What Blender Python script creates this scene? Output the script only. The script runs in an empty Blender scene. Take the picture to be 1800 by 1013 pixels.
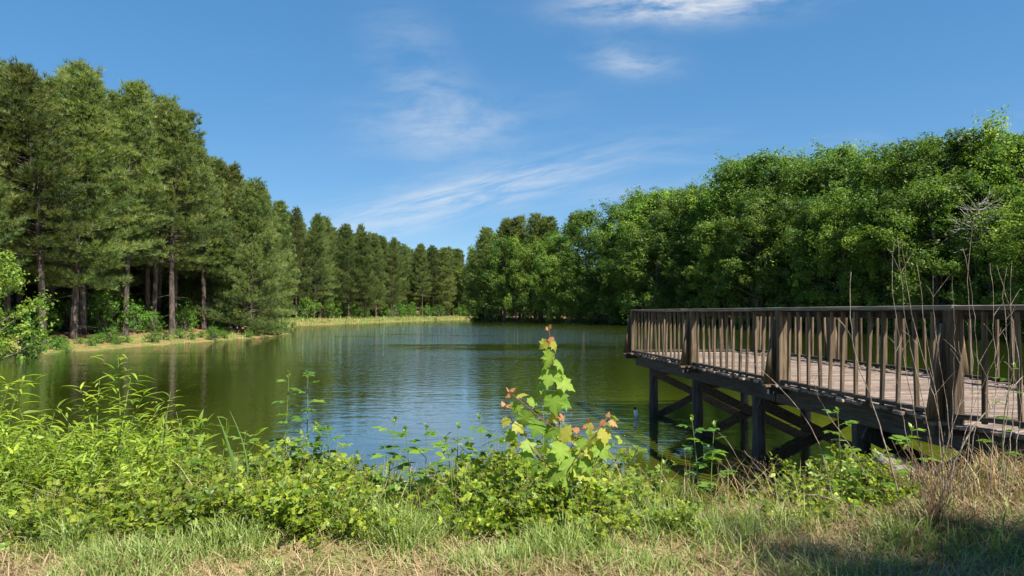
import bpy, math, random
import numpy as np
from mathutils import Vector, Matrix

S = bpy.context.scene
COL = S.collection
R = math.radians
EYE = 2.55          # camera height above the water (z = 0 is the pond surface)
HOR, F = 549.0, 1200.0   # horizon row and focal length in photo pixels (1800 wide)

# ------------------------------------------------------------------ camera
cam = bpy.data.cameras.new('camera'); camo = bpy.data.objects.new('camera', cam); COL.objects.link(camo)
camo.location = (0, 0, EYE); camo.rotation_euler = (R(90), 0, 0)
cam.lens = 24; cam.sensor_width = 36; cam.shift_y = (HOR - 506.5) / 1800
cam.clip_start = 0.1; cam.clip_end = 3000
S.camera = camo

# ------------------------------------------------------------------ light
SUN = Vector((0.42, -0.44, 0.79)).normalized()
sun = bpy.data.lights.new('sun', 'SUN'); suno = bpy.data.objects.new('sun', sun); COL.objects.link(suno)
sun.energy = 4.6; sun.angle = R(0.53); sun.color = (1.0, 0.955, 0.87)
suno.rotation_euler = SUN.to_track_quat('Z', 'Y').to_euler()
suno.location = (60, -40, 100)

S.view_settings.view_transform = 'Standard'; S.view_settings.look = 'None'
S.view_settings.gamma = 1.0; S.view_settings.exposure = 1.32
S.cycles.use_denoising = True
S.cycles.max_bounces = 5; S.cycles.diffuse_bounces = 2; S.cycles.transmission_bounces = 4
S.cycles.transparent_max_bounces = 6; S.cycles.sample_clamp_indirect = 6

class NT:
    """tiny node-graph helper"""
    def __init__(s, tree): s.t = tree; s.n = tree.nodes; s.l = tree.links; s.n.clear()
    def node(s, typ, **kw):
        n = s.n.new(typ)
        for k, v in kw.items(): setattr(n, k, v)
        return n
    def put(s, sock, v):
        if hasattr(v, 'is_output'): s.l.new(v, sock)
        else: sock.default_value = v
    def math(s, op, a, b=None, c=None, clamp=False):
        n = s.node('ShaderNodeMath', operation=op, use_clamp=clamp); s.put(n.inputs[0], a)
        if b is not None: s.put(n.inputs[1], b)
        if c is not None: s.put(n.inputs[2], c)
        return n.outputs[0]
    def mix(s, f, a, b, blend='MIX'):
        n = s.node('ShaderNodeMix', data_type='RGBA', blend_type=blend, clamp_factor=True)
        s.put(n.inputs['Factor'], f)
        for i, v in ((6, a), (7, b)):
            if isinstance(v, tuple): v = (*v[:3], 1)
            s.put(n.inputs[i], v)
        return n.outputs[2]
    def noise(s, vec, scale, detail=3, rough=.55, dist=0.0):
        n = s.node('ShaderNodeTexNoise'); s.put(n.inputs['Vector'], vec)
        n.inputs['Scale'].default_value = scale; n.inputs['Detail'].default_value = detail
        n.inputs['Roughness'].default_value = rough; n.inputs['Distortion'].default_value = dist
        return n.outputs['Fac']
    def mapping(s, vec, loc=(0, 0, 0), rot=(0, 0, 0), scale=(1, 1, 1)):
        n = s.node('ShaderNodeMapping'); s.put(n.inputs[0], vec)
        n.inputs[1].default_value = loc; n.inputs[2].default_value = rot; n.inputs[3].default_value = scale
        return n.outputs[0]
    def ramp(s, f, a, b):   # smoothstep a..b
        n = s.node('ShaderNodeMapRange', interpolation_type='SMOOTHSTEP'); s.put(n.inputs[0], f)
        n.inputs[1].default_value = a; n.inputs[2].default_value = b
        return n.outputs[0]
    def comb(s, x, y, z):
        n = s.node('ShaderNodeCombineXYZ')
        for i, v in enumerate((x, y, z)): s.put(n.inputs[i], v)
        return n.outputs[0]

# ------------------------------------------------------------------ world: sky with cirrus
W = bpy.data.worlds.new('World'); S.world = W; W.use_nodes = True
g = NT(W.node_tree)
sky = g.node('ShaderNodeTexSky', sky_type='NISHITA', sun_disc=False)
sky.sun_elevation = math.asin(SUN.z); sky.sun_rotation = math.atan2(SUN.x, SUN.y)
sky.altitude = 1200; sky.air_density = 0.78; sky.dust_density = 0.0; sky.ozone_density = 3.0
tc = g.node('ShaderNodeTexCoord').outputs['Generated']
sep = g.node('ShaderNodeSeparateXYZ'); g.l.new(tc, sep.inputs[0])
dx, dy, dz = sep.outputs
# azimuth east of north and elevation, as tangents of world directions (y = north)
yy = g.math('MAXIMUM', g.math('ABSOLUTE', dy), 0.05)
az = g.math('DIVIDE', dx, yy); el = g.math('DIVIDE', dz, yy)
ahead = g.ramp(dy, 0.0, 0.15)
pl = g.comb(az, el, 0.0)
wob = g.noise(pl, 5.0, 3)
woff = g.math('MULTIPLY', g.math('SUBTRACT', wob, .5), 1.3)
def streaks(rot, scale, stretch, seed, lo, hi):
    m = g.node('ShaderNodeVectorRotate', rotation_type='Z_AXIS'); g.l.new(pl, m.inputs['Vector']); m.inputs['Angle'].default_value = -rot
    return g.ramp(g.noise(g.mapping(m.outputs[0], loc=(seed, seed * .7, 0), scale=(1, stretch, 1)), scale, 5, .62, .35), lo, hi)
ST_A = streaks(R(4), 8, 3.0, 3.1, .28, .70)
ST_B = streaks(R(14), 8, 7.5, 21.3, .28, .72)
def cloud(cx, cy, rx, ry, rot, amt, st):
    """one drift of cirrus: soft ellipse about a sky direction, broken by drawn-out noise"""
    c = ((cx - 900) / F, (HOR - cy) / F)
    m = g.node('ShaderNodeVectorRotate', rotation_type='Z_AXIS'); g.put(m.inputs['Vector'], g.mapping(pl, loc=(-c[0], -c[1], 0)))
    m.inputs['Angle'].default_value = -rot
    sq = g.node('ShaderNodeSeparateXYZ'); g.l.new(m.outputs[0], sq.inputs[0])
    ex = g.math('DIVIDE', sq.outputs[0], rx / F); ey = g.math('ADD', g.math('DIVIDE', sq.outputs[1], ry / F), woff)
    r2 = g.math('ADD', g.math('MULTIPLY', ex, ex), g.math('MULTIPLY', ey, ey))
    return g.math('MULTIPLY', g.math('MULTIPLY', g.math('POWER', 2.718, g.math('MULTIPLY', r2, -1.3)), st), amt)
cl = [cloud(1215, 0, 190, 38, R(4), 1.3, ST_A), cloud(1110, 112, 80, 34, R(-6), .45, ST_A), cloud(740, 150, 150, 75, R(-60), .24, ST_A),
    cloud(790, 225, 190, 55, R(4), .26, ST_A), cloud(880, 325, 270, 34, R(13), .42, ST_B), cloud(720, 372, 260, 42, R(13), .34, ST_B), cloud(1120, 335, 130, 18, R(8), .22, ST_B)]
acc = cl[0]
for c in cl[1:]: acc = g.math('ADD', acc, c)
acc = g.math('MULTIPLY', acc, ahead)
# the same thin cirrus goes on over the rest of the sky
over = g.comb(g.math('DIVIDE', dx, g.math('ADD', g.math('MAXIMUM', dz, 0.0), .25)), g.math('DIVIDE', dy, g.math('ADD', g.math('MAXIMUM', dz, 0.0), .25)), 0.0)
thin = g.math('MULTIPLY', g.ramp(g.noise(g.mapping(over, rot=(0, 0, .5), scale=(1, 2.6, 1)), 1.3, 4, .6, .4), .52, .95), .25)
acc = g.math('MULTIPLY', g.math('ADD', acc, g.math('MULTIPLY', thin, g.ramp(dz, 0.02, .2))), 1.0, clamp=True)
hs = g.node('ShaderNodeHueSaturation'); hs.inputs['Saturation'].default_value = 1.85
gm = g.node('ShaderNodeGamma'); gm.inputs[1].default_value = .48; g.l.new(sky.outputs[0], gm.inputs[0]); g.l.new(gm.outputs[0], hs.inputs['Color'])
skyc = g.mix(acc, hs.outputs[0], (2.45, 2.5, 2.55))
bg = g.node('ShaderNodeBackground'); g.l.new(skyc, bg.inputs[0]); bg.inputs[1].default_value = 0.144
W.cycles.sampling_method = 'MANUAL'; W.cycles.sample_map_resolution = 256
out = g.node('ShaderNodeOutputWorld'); g.l.new(bg.outputs[0], out.inputs[0])

# ------------------------------------------------------------------ materials
def new_mat(name):
    m = bpy.data.materials.new(name); m.use_nodes = True
    return m, NT(m.node_tree)
def finish(gr, shader, bump=None):
    o = gr.node('ShaderNodeOutputMaterial'); gr.l.new(shader, o.inputs[0])
def leaf_mat(name, col, col2, trans=.4, rough=.5, objvar=.25, spec=.3, tcol=None):
    """foliage: attribute 'tint' (0..1) runs from col to col2; each plant varies a little"""
    m, q = new_mat(name)
    a = q.node('ShaderNodeAttribute', attribute_name='tint')
    base = q.mix(a.outputs['Fac'], col, col2)
    oi = q.node('ShaderNodeObjectInfo')
    hsv = q.node('ShaderNodeHueSaturation'); q.l.new(base, hsv.inputs['Color'])
    q.l.new(q.math('MULTIPLY_ADD', oi.outputs['Random'], objvar * .06, .5 - objvar * .03), hsv.inputs['Hue'])
    q.l.new(q.math('MULTIPLY_ADD', q.math('FRACT', q.math('MULTIPLY', oi.outputs['Random'], 7.31)), objvar * 2, 1 - objvar), hsv.inputs['Value'])
    p = q.node('ShaderNodeBsdfPrincipled'); q.l.new(hsv.outputs[0], p.inputs['Base Color'])
    p.inputs['Roughness'].default_value = rough; p.inputs['Specular IOR Level'].default_value = spec
    t = q.node('ShaderNodeBsdfTranslucent')
    q.l.new(q.mix(1.0, hsv.outputs[0], tcol or (1.5, 1.45, .55), 'MULTIPLY'), t.inputs[0])
    mx = q.node('ShaderNodeMixShader'); mx.inputs[0].default_value = trans
    q.l.new(p.outputs[0], mx.inputs[1]); q.l.new(t.outputs[0], mx.inputs[2]); finish(q, mx.outputs[0])
    return m
def wood_mat(name, c1, c2, grain=1.0, axis=0, rough=.85, moss=None):
    m, q = new_mat(name)
    oc = q.node('ShaderNodeTexCoord').outputs['Object']
    oi = q.node('ShaderNodeObjectInfo')
    off = q.node('ShaderNodeVectorMath', operation='ADD'); q.l.new(oc, off.inputs[0])
    q.l.new(q.comb(q.math('MULTIPLY', oi.outputs['Random'], 37.0), q.math('MULTIPLY', oi.outputs['Random'], 71.0), 0.0), off.inputs[1])
    sc = [22 * grain] * 3; sc[axis] = 1.3
    mp = q.mapping(off.outputs[0], scale=tuple(sc))
    n1 = q.noise(mp, 1.6, 6, .62, .6); n2 = q.noise(off.outputs[0], 2.2, 4)
    c = q.mix(q.ramp(n1, .32, .68), c1, c2)
    c = q.mix(q.math('MULTIPLY', q.ramp(n2, .45, .75), .45), c, tuple(v * .55 for v in c1))
    if moss: c = q.mix(q.math('MULTIPLY', q.ramp(q.noise(off.outputs[0], 5.0, 4), .52, .7), .6), c, moss)
    v = q.math('MULTIPLY_ADD', oi.outputs['Random'], .5, .75)
    c = q.mix(1.0, c, q.comb(v, v, v), 'MULTIPLY')
    p = q.node('ShaderNodeBsdfPrincipled'); q.l.new(c, p.inputs['Base Color'])
    p.inputs['Roughness'].default_value = rough; p.inputs['Specular IOR Level'].default_value = .25
    b = q.node('ShaderNodeBump'); b.inputs['Strength'].default_value = .6; b.inputs['Distance'].default_value = .006
    q.l.new(n1, b.inputs['Height']); q.l.new(b.outputs[0], p.inputs['Normal']); finish(q, p.outputs[0])
    return m
def bark_mat(name, c1, c2, scale=9):
    m, q = new_mat(name)
    oc = q.node('ShaderNodeTexCoord').outputs['Object']
    n1 = q.noise(q.mapping(oc, scale=(1, 1, .22)), scale, 5, .65, .5)
    p = q.node('ShaderNodeBsdfPrincipled'); q.l.new(q.mix(q.ramp(n1, .35, .65), c1, c2), p.inputs['Base Color'])
    p.inputs['Roughness'].default_value = .9; p.inputs['Specular IOR Level'].default_value = .15
    b = q.node('ShaderNodeBump'); b.inputs['Strength'].default_value = .8; b.inputs['Distance'].default_value = .04
    q.l.new(n1, b.inputs['Height']); q.l.new(b.outputs[0], p.inputs['Normal']); finish(q, p.outputs[0])
    return m
def plain_mat(name, col, rough=.5):
    m, q = new_mat(name)
    p = q.node('ShaderNodeBsdfPrincipled'); 
    n = q.noise(q.node('ShaderNodeTexCoord').outputs['Object'], 14, 3)
    q.l.new(q.mix(n, tuple(v * .75 for v in col), col), p.inputs['Base Color']); p.inputs['Roughness'].default_value = rough
    finish(q, p.outputs[0]); return m

M = {}
M['pine'] = leaf_mat('pine_needles', (.062, .105, .030), (.205, .245, .070), .38, .5, .32)
M['broad'] = leaf_mat('broad_leaves', (.027, .078, .014), (.165, .250, .038), .36, .5, .30)
M['broad_bright'] = leaf_mat('bright_broad_leaves', (.11, .19, .026), (.26, .35, .05), .44, .5, .12)
M['under'] = leaf_mat('understory_leaves', (.06, .14, .02), (.13, .24, .03), .42, .5, .2)
M['bramble'] = leaf_mat('bramble_leaves', (.08, .155, .016), (.36, .42, .042), .47, .42, .25, .35)
M['cane_leaf'] = leaf_mat('cane_leaves', (.085, .18, .022), (.20, .32, .04), .45, .4, .12, .4)
M['willow'] = leaf_mat('willow_leaves', (.13, .22, .022), (.35, .44, .05), .46, .45, .30, .3)
M['maple'] = leaf_mat('maple_leaves', (.11, .21, .02), (.30, .42, .07), .48, .5, .14, .2)
M['maple_yellow'] = leaf_mat('maple_yellow_leaves', (.30, .34, .05), (.42, .38, .07), .5, .45, .1, .35)
M['maple_red'] = leaf_mat('maple_new_leaves', (.34, .13, .06), (.48, .28, .13), .45, .5, .1, .2, (1.3, .8, .6))
M['grass'] = leaf_mat('grass_blades', (.12, .19, .030), (.33, .39, .13), .4, .45, .1, .35)
M['straw'] = leaf_mat('straw_blades', (.20, .13, .06), (.46, .36, .20), .25, .7, .1, .1, (1.1, 1.0, .8))
M['reed'] = leaf_mat('reed_blades', (.12, .21, .05), (.2, .3, .08), .4, .4, .1, .4)
M['berry'] = plain_mat('berry_skin', (.34, .18, .07), .6)
M['green_stem'] = plain_mat('green_stem', (.16, .20, .05), .6)
M['red_stem'] = plain_mat('red_stem', (.22, .08, .04), .6)
M['dry_stem'] = bark_mat('dry_stem', (.16, .11, .08), (.40, .32, .25), 20)
M['brown_vine'] = bark_mat('brown_vine', (.10, .055, .03), (.30, .19, .11), 20)
M['pine_bark'] = bark_mat('pine_bark', (.030, .024, .02), (.12, .092, .075), 7)
M['bark'] = bark_mat('grey_bark', (.05, .045, .035), (.16, .14, .115), 9)
M['dead_bark'] = bark_mat('dead_bark', (.22, .2, .18), (.42, .39, .36), 9)
M['rail_wood'] = wood_mat('weathered_rail_wood', (0.0540, 0.0360, 0.0216), (0.1800, 0.1260, 0.0756), 1, 2)
M['cap_wood'] = wood_mat('weathered_cap_wood', (0.0910, 0.0735, 0.0560), (0.2310, 0.1960, 0.1540), 1, 0)
M['plank_wood'] = wood_mat('weathered_plank_wood', (0.1105, 0.0765, 0.0595), (0.2805, 0.2167, 0.1742), 1, 1)
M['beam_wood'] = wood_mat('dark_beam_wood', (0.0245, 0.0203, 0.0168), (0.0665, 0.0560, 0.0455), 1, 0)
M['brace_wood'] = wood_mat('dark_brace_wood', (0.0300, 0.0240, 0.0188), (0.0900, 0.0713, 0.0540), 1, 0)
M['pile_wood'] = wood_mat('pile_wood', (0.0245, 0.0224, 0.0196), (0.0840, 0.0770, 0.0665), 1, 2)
M['white_plastic'] = plain_mat('white_plastic', (.75, .78, .8), .35)
M['black_plastic'] = plain_mat('black_plastic', (.02, .02, .022), .4)
M['concrete'] = plain_mat('concrete', (.16, .145, .125), .9)

# ground: grass by the water, pine straw in the woods, straw-brown mown track in front
def ground_mat():
    m, q = new_mat('ground_soil')
    pos = q.node('ShaderNodeNewGeometry').outputs['Position']
    n = q.noise(pos, .35, 5, .6); nf = q.noise(pos, 6.0, 5, .7); nm = q.noise(pos, 1.4, 4, .6)
    zone = q.node('ShaderNodeAttribute', attribute_name='wood').outputs['Fac']
    grass = q.mix(q.ramp(nf, .3, .7), (.07, .105, .022), (.17, .19, .045))
    grass = q.mix(q.ramp(nm, .46, .6), grass, (.27, .16, .08))
    straw = q.mix(q.ramp(nf, .3, .7), (.13, .065, .035), (.30, .17, .095))
    straw = q.mix(q.ramp(n, .55, .75), straw, (.12, .14, .04))
    near = q.mix(q.ramp(nf, .3, .72), (.10, .06, .032), (.34, .235, .13))
    near = q.mix(q.math('MULTIPLY', q.ramp(nm, .42, .66), .75), near, (.15, .17, .05))
    c = q.mix(q.ramp(q.math('ADD', zone, q.math('MULTIPLY', q.math('SUBTRACT', n, .5), .8)), .3, .6), grass, straw)
    nz = q.node('ShaderNodeAttribute', attribute_name='near').outputs['Fac']
    c = q.mix(nz, c, near)
    p = q.node('ShaderNodeBsdfPrincipled'); q.l.new(c, p.inputs['Base Color']); p.inputs['Roughness'].default_value = .95
    p.inputs['Specular IOR Level'].default_value = .1
    b = q.node('ShaderNodeBump'); b.inputs['Strength'].default_value = 1; b.inputs['Distance'].default_value = .05
    q.l.new(nf, b.inputs['Height']); q.l.new(b.outputs[0], p.inputs['Normal']); finish(q, p.outputs[0]); return m
M['ground'] = ground_mat()
def water_mat():
    m, q = new_mat('pond_water')
    pos = q.node('ShaderNodeNewGeometry').outputs['Position']
    n = q.noise(pos, .09, 4)
    c = q.mix(n, (.022, .031, .002), (.032, .043, .003))
    sx = q.node('ShaderNodeSeparateXYZ'); q.l.new(pos, sx.inputs[0])
    silt = q.math('MULTIPLY', q.ramp(q.math('MULTIPLY', sx.outputs[1], -1.0), -26.0, -11.0), q.ramp(sx.outputs[0], .6, 4.5))
    c = q.mix(silt, c, (.085, .095, .006))
    p = q.node('ShaderNodeBsdfPrincipled'); q.l.new(c, p.inputs['Base Color'])
    # ripples: long lazy swell plus fine chop, rougher in the wind patch further out
    w1 = q.noise(q.mapping(pos, scale=(.55, 1, 1)), 1.6, 3, .5, .3)
    w2 = q.noise(q.mapping(pos, rot=(0, 0, .3), scale=(.6, 1, 1)), 6.5, 3, .55, .2)
    sp = q.node('ShaderNodeSeparateXYZ'); q.l.new(pos, sp.inputs[0])
    px = q.math('DIVIDE', q.math('ADD', sp.outputs[0], 6.0), 36.0)
    py = q.math('DIVIDE', q.math('SUBTRACT', sp.outputs[1], 100.0), 55.0)
    r2 = q.math('ADD', q.math('MULTIPLY', px, px), q.math('MULTIPLY', py, py))
    patch = q.math('POWER', 2.718, q.math('MULTIPLY', r2, -1.2))
    streak = q.ramp(q.noise(q.mapping(pos, scale=(.35, 1, 1)), .11, 4, .6, .6), .26, .52)
    wind = q.math('MULTIPLY', patch, streak)
    h = q.math('ADD', q.math('MULTIPLY', w1, .0065), q.math('MULTIPLY', w2, .0020))
    far = q.noise(q.mapping(pos, scale=(.6, 1, 1)), 2.6, 3, .6)
    h = q.math('ADD', h, q.math('MULTIPLY', q.math('MULTIPLY', far, wind), .16))
    b = q.node('ShaderNodeBump'); b.inputs['Strength'].default_value = 1.0; b.inputs['Distance'].default_value = 1.0
    q.l.new(h, b.inputs['Height'])
    q.n.remove(p)
    df = q.node('ShaderNodeBsdfDiffuse'); q.l.new(c, df.inputs['Color'])
    gl = q.node('ShaderNodeBsdfGlossy'); gl.inputs['Roughness'].default_value = .03; gl.inputs['Color'].default_value = (.95, .97, 1, 1); q.l.new(b.outputs[0], gl.inputs['Normal'])
    lw = q.node('ShaderNodeLayerWeight'); lw.inputs['Blend'].default_value = .5; q.l.new(b.outputs[0], lw.inputs['Normal'])
    fr = q.math('MULTIPLY_ADD', q.math('POWER', lw.outputs['Facing'], 3.0), .94, .03)
    mx = q.node('ShaderNodeMixShader'); q.l.new(fr, mx.inputs[0]); q.l.new(df.outputs[0], mx.inputs[1]); q.l.new(gl.outputs[0], mx.inputs[2]); finish(q, mx.outputs[0]); return m
M['water'] = water_mat()

# ------------------------------------------------------------------ object helpers
def mesh(name, V, faces, mat, tint=None, smooth=False, attrs=None):
    """faces: list of int arrays (m,k)"""
    V = np.asarray(V, np.float32).reshape(-1, 3)
    if not isinstance(faces, list): faces = [faces]
    faces = [np.asarray(f, np.int32) for f in faces if len(f)]
    me = bpy.data.meshes.new(name)
    me.vertices.add(len(V)); me.vertices.foreach_set('co', V.ravel())
    tot = np.concatenate([np.full(len(f), f.shape[1], np.int32) for f in faces])
    loops = np.concatenate([f.ravel() for f in faces])
    me.loops.add(len(loops)); me.loops.foreach_set('vertex_index', loops)
    me.polygons.add(len(tot))
    me.polygons.foreach_set('loop_start', np.concatenate([[0], np.cumsum(tot)[:-1]]).astype(np.int32))
    me.update(calc_edges=True)
    if smooth: me.polygons.foreach_set('use_smooth', np.ones(len(tot), bool))
    if tint is not None: attrs = {**(attrs or {}), 'tint': tint}
    for k, v in (attrs or {}).items():
        a = me.attributes.new(k, 'FLOAT', 'POINT'); a.data.foreach_set('value', np.asarray(v, np.float32))
    me.materials.append(M[mat] if isinstance(mat, str) else mat)
    return me
def obj(name, me, parent=None, loc=(0, 0, 0), rot=(0, 0, 0), scale=(1, 1, 1)):
    o = bpy.data.objects.new(name, me); COL.objects.link(o); o.parent = parent
    o.location = loc; o.rotation_euler = rot; o.scale = scale
    return o
def tag(o, label=None, cat=None, group=None, kind=None):
    for k, v in (('label', label), ('category', cat), ('group', group), ('kind', kind)):
        if v: o[k] = v
    return o
def thing(name, label, cat, loc=(0, 0, 0), rotz=0, group=None):
    o = bpy.data.objects.new(name, None); COL.objects.link(o); o.empty_display_size = .1
    o.location = loc; o.rotation_euler = (0, 0, rotz)
    return tag(o, label, cat, group)
def at(px, py, d):      # photo pixel + depth in metres -> point
    return Vector(((px - 900) / F * d, d, EYE - (py - HOR) / F * d))
def unit(a): return a / np.maximum(np.linalg.norm(a, axis=-1, keepdims=True), 1e-9)
class Geo:
    def __init__(s): s.V = []; s.F3 = []; s.F4 = []; s.T = []; s.n = 0
    def add(s, V, F, tint=None):
        V = np.asarray(V, float).reshape(-1, 3); F = np.asarray(F, int)
        (s.F3 if F.shape[1] == 3 else s.F4).append(F + s.n)
        s.V.append(V); s.n += len(V)
        s.T.append(np.full(len(V), .5) if tint is None else np.broadcast_to(np.asarray(tint, float), (len(V),)))
    def mesh(s, name, mat, smooth=False):
        fs = []
        if s.F4: fs.append(np.concatenate(s.F4))
        if s.F3: fs.append(np.concatenate(s.F3))
        return mesh(name, np.concatenate(s.V), fs, mat, np.concatenate(s.T), smooth)
    def tube(s, P, r, k=5, tint=.5):
        P = np.asarray(P, float); n = len(P); r = np.broadcast_to(np.asarray(r, float), (n,))
        T = unit(np.gradient(P, axis=0)); ref = np.array([0, 0, 1.]) if abs(T[0][2]) < .9 else np.array([1., 0, 0])
        A = unit(np.cross(T, ref)); B = np.cross(T, A)
        a = np.linspace(0, 2 * np.pi, k, endpoint=False)
        V = P[:, None] + r[:, None, None] * (np.cos(a)[None, :, None] * A[:, None] + np.sin(a)[None, :, None] * B[:, None])
        i = np.arange(n - 1)[:, None] * k; j = np.arange(k)[None]; j2 = (j + 1) % k
        Fq = np.stack([i + j, i + j2, i + k + j2, i + k + j], -1).reshape(-1, 4)
        s.add(V.reshape(-1, 3), Fq, tint)
    def stamp(s, tv, tf, P, D, U, sc, tint, wsc=None):
        """copies of a template leaf: +Y along D, +Z near U"""
        P = np.asarray(P, float); D = unit(np.asarray(D, float)); N = len(P)
        X = unit(np.cross(D, U)); Z = np.cross(X, D)
        sc = np.broadcast_to(np.asarray(sc, float), (N,)); w = sc if wsc is None else np.broadcast_to(wsc, (N,))
        V = P[:, None] + tv[None, :, 0:1] * (w[:, None, None] * X[:, None]) + tv[None, :, 1:2] * (sc[:, None, None] * D[:, None]) + tv[None, :, 2:3] * (sc[:, None, None] * Z[:, None])
        k = len(tv); Fm = (np.arange(N)[:, None, None] * k + tf[None]).reshape(-1, tf.shape[1])
        s.add(V.reshape(-1, 3), Fm, np.repeat(np.broadcast_to(tint, (N,)), k))
def rdir(rng, n):
    return unit(rng.normal(size=(n, 3)))

# leaf templates (length 1 along +Y, folded on the midrib)
def ovate(w=.34, fold=.10, droop=.12):
    ys = [0, .18, .42, .72, 1.0]; ws = [0, .8, 1.0, .62, 0]
    V = []; 
    for y, a in zip(ys, ws):
        z = -droop * y * y
        if a == 0: V.append((0, y, z))
        else: V += [(-w * a, y, z + fold * a), (0, y, z), (w * a, y, z + fold * a)]
    Fc = [(0, 2, 1), (0, 3, 2)]
    for r in (1, 4): Fc += [(r, r + 1, r + 4), (r, r + 4, r + 3), (r + 1, r + 2, r + 5), (r + 1, r + 5, r + 4)]
    Fc += [(7, 8, 10), (8, 9, 10)]
    return np.array(V), np.array(Fc)
OVATE = ovate(); WILLOW = ovate(.075, .03, .35)
SMALL = (np.array([(0, 0, 0), (.32, .45, .09), (0, 1, -.06), (-.32, .45, .09), (0, .45, 0)]), np.array([(0, 1, 4), (1, 2, 4), (2, 3, 4), (3, 0, 4)]))
def maple_template():
    half = [(0, 0), (.12, -.06), (.30, -.02), (.40, .07), (.60, .17), (.50, .27), (.47, .36), (.58, .58), (.46, .56), (.36, .60), (.26, .58), (.27, .72), (.17, .82), (.10, .86), (0, 1.06)]
    V = [(x, y) for x, y in half] + [(-x, y) for x, y in half[1:-1]]
    n = len(half); V.append((0, .38)); c = len(V) - 1
    idx = list(range(n)) + list(range(2 * n - 3, n - 1, -1))
    Fc = [(idx[i], idx[(i + 1) % len(idx)], c) for i in range(len(idx))]
    V = np.array([(x, y, .22 * abs(x) - .30 * y * y - .55 * x * x) for x, y in V])
    return V, np.array(Fc)
MAPLE = maple_template()
MTINT = np.array([.35, .1, .15, .1, .5, 0, -.25, .5, .1, .1, -.3, .2, .1, .1, .5] + [.1, .15, .1, .5, 0, -.25, .5, .1, .1, -.3, .2, .1, .1] + [.6])

# ------------------------------------------------------------------ terrain and pond
SHORE = np.array([(-60, 6), (-25, 8.2), (-12, 8.4), (-5, 8.0), (0, 8.1), (3.2, 8.0), (5.2, 8.6), (9, 9.5), (20, 14), (36, 30), (47, 50), (50, 72), (42, 98),
    (32, 121), (23, 139), (8, 160), (-4, 171), (-9, 182), (-13, 215), (-15, 252), (-22, 232), (-31.5, 180), (-36, 150), (-40, 127), (-36, 104), (-29, 86), (-26, 80), (-25, 72), (-26, 62), (-28, 48),
    (-28.7, 38), (-31, 28), (-45, 16), (-60, 12)], float)
def shore_dist(P):
    """signed distance to the shoreline, positive on land"""
    A = SHORE; B = np.roll(SHORE, -1, 0); best = np.full(len(P), 1e9); inside = np.zeros(len(P), bool)
    for a, b in zip(A, B):
        ab = b - a; t = np.clip(((P - a) @ ab) / (ab @ ab), 0, 1)
        best = np.minimum(best, np.linalg.norm(P - (a + t[:, None] * ab), axis=1))
        c = ((a[1] > P[:, 1]) != (b[1] > P[:, 1])) & (P[:, 0] < (b[0] - a[0]) * (P[:, 1] - a[1]) / (b[1] - a[1] + 1e-12) + a[0])
        inside ^= c
    return np.where(inside, -best, best)
def sst(x, a, b):
    t = np.clip((x - a) / (b - a), 0, 1); return t * t * (3 - 2 * t)
def wav(P, f, s): return np.sin(P[:, 0] * f + s) * np.cos(P[:, 1] * f * 1.13 + s * 2.1)
def height(P):
    P = np.asarray(P, float).reshape(-1, 2)
    s = shore_dist(P) + .35 * wav(P, .9, 1.3) + .2 * wav(P, 2.3, .4)
    near = sst(-P[:, 1], -22, -13)
    zn = .95 * sst(s, -.3, 3.3) * (1 + .32 * sst(P[:, 0], 2.2, 4.6)) + .03 * wav(P, 3.1, 2) + .02 * wav(P, 7, 5)
    zf = .15 * sst(s, -.2, .5) + .75 * sst(s, .2, 9) + np.maximum(s - 9, 0) * .012 + .05 * wav(P, .7, 3)
    z = near * zn + (1 - near) * zf
    return np.where(s < 0, np.minimum(z, -.22 * np.minimum(-s, 6)) - .02, z)
def gz(x, y): return float(height([(x, y)])[0])
xs = np.unique(np.concatenate([np.linspace(-900, -70, 14), np.linspace(-70, -12, 40), np.linspace(-12, 12, 110), np.linspace(12, 70, 40), np.linspace(70, 900, 14)]))
ys = np.unique(np.concatenate([np.linspace(-300, -5, 10), np.linspace(-5, 3, 12), np.linspace(3, 13, 70), np.linspace(13, 270, 130), np.linspace(270, 1500, 16)]))
gx, gy = np.meshgrid(xs, ys); P = np.stack([gx.ravel(), gy.ravel()], 1)
nx, ny = len(xs), len(ys)
i = (np.arange(ny - 1)[:, None] * nx + np.arange(nx - 1)[None]).ravel()
Fq = np.stack([i, i + 1, i + nx + 1, i + nx], 1)
sd = shore_dist(P)
leftbank = sst(-P[:, 0], -5, 25)
wood = sst(sd, 3.0, 8.0)
wood = np.where((P[:, 1] > 95) & (P[:, 0] < 0), sst(sd, 9, 16), wood)
nearz = sst(-P[:, 1], -14, -10)
tag(obj('ground', mesh('ground', np.stack([P[:, 0], P[:, 1], height(P)], 1), Fq, 'ground', smooth=True, attrs={'wood': wood, 'near': nearz})), kind='structure')
wv = [(-65, 3, 0), (60, 3, 0), (60, 262, 0), (-65, 262, 0)]
tag(obj('pond_water', mesh('pond_water', wv, [[(0, 1, 2, 3)]], 'water')), kind='structure')

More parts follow.
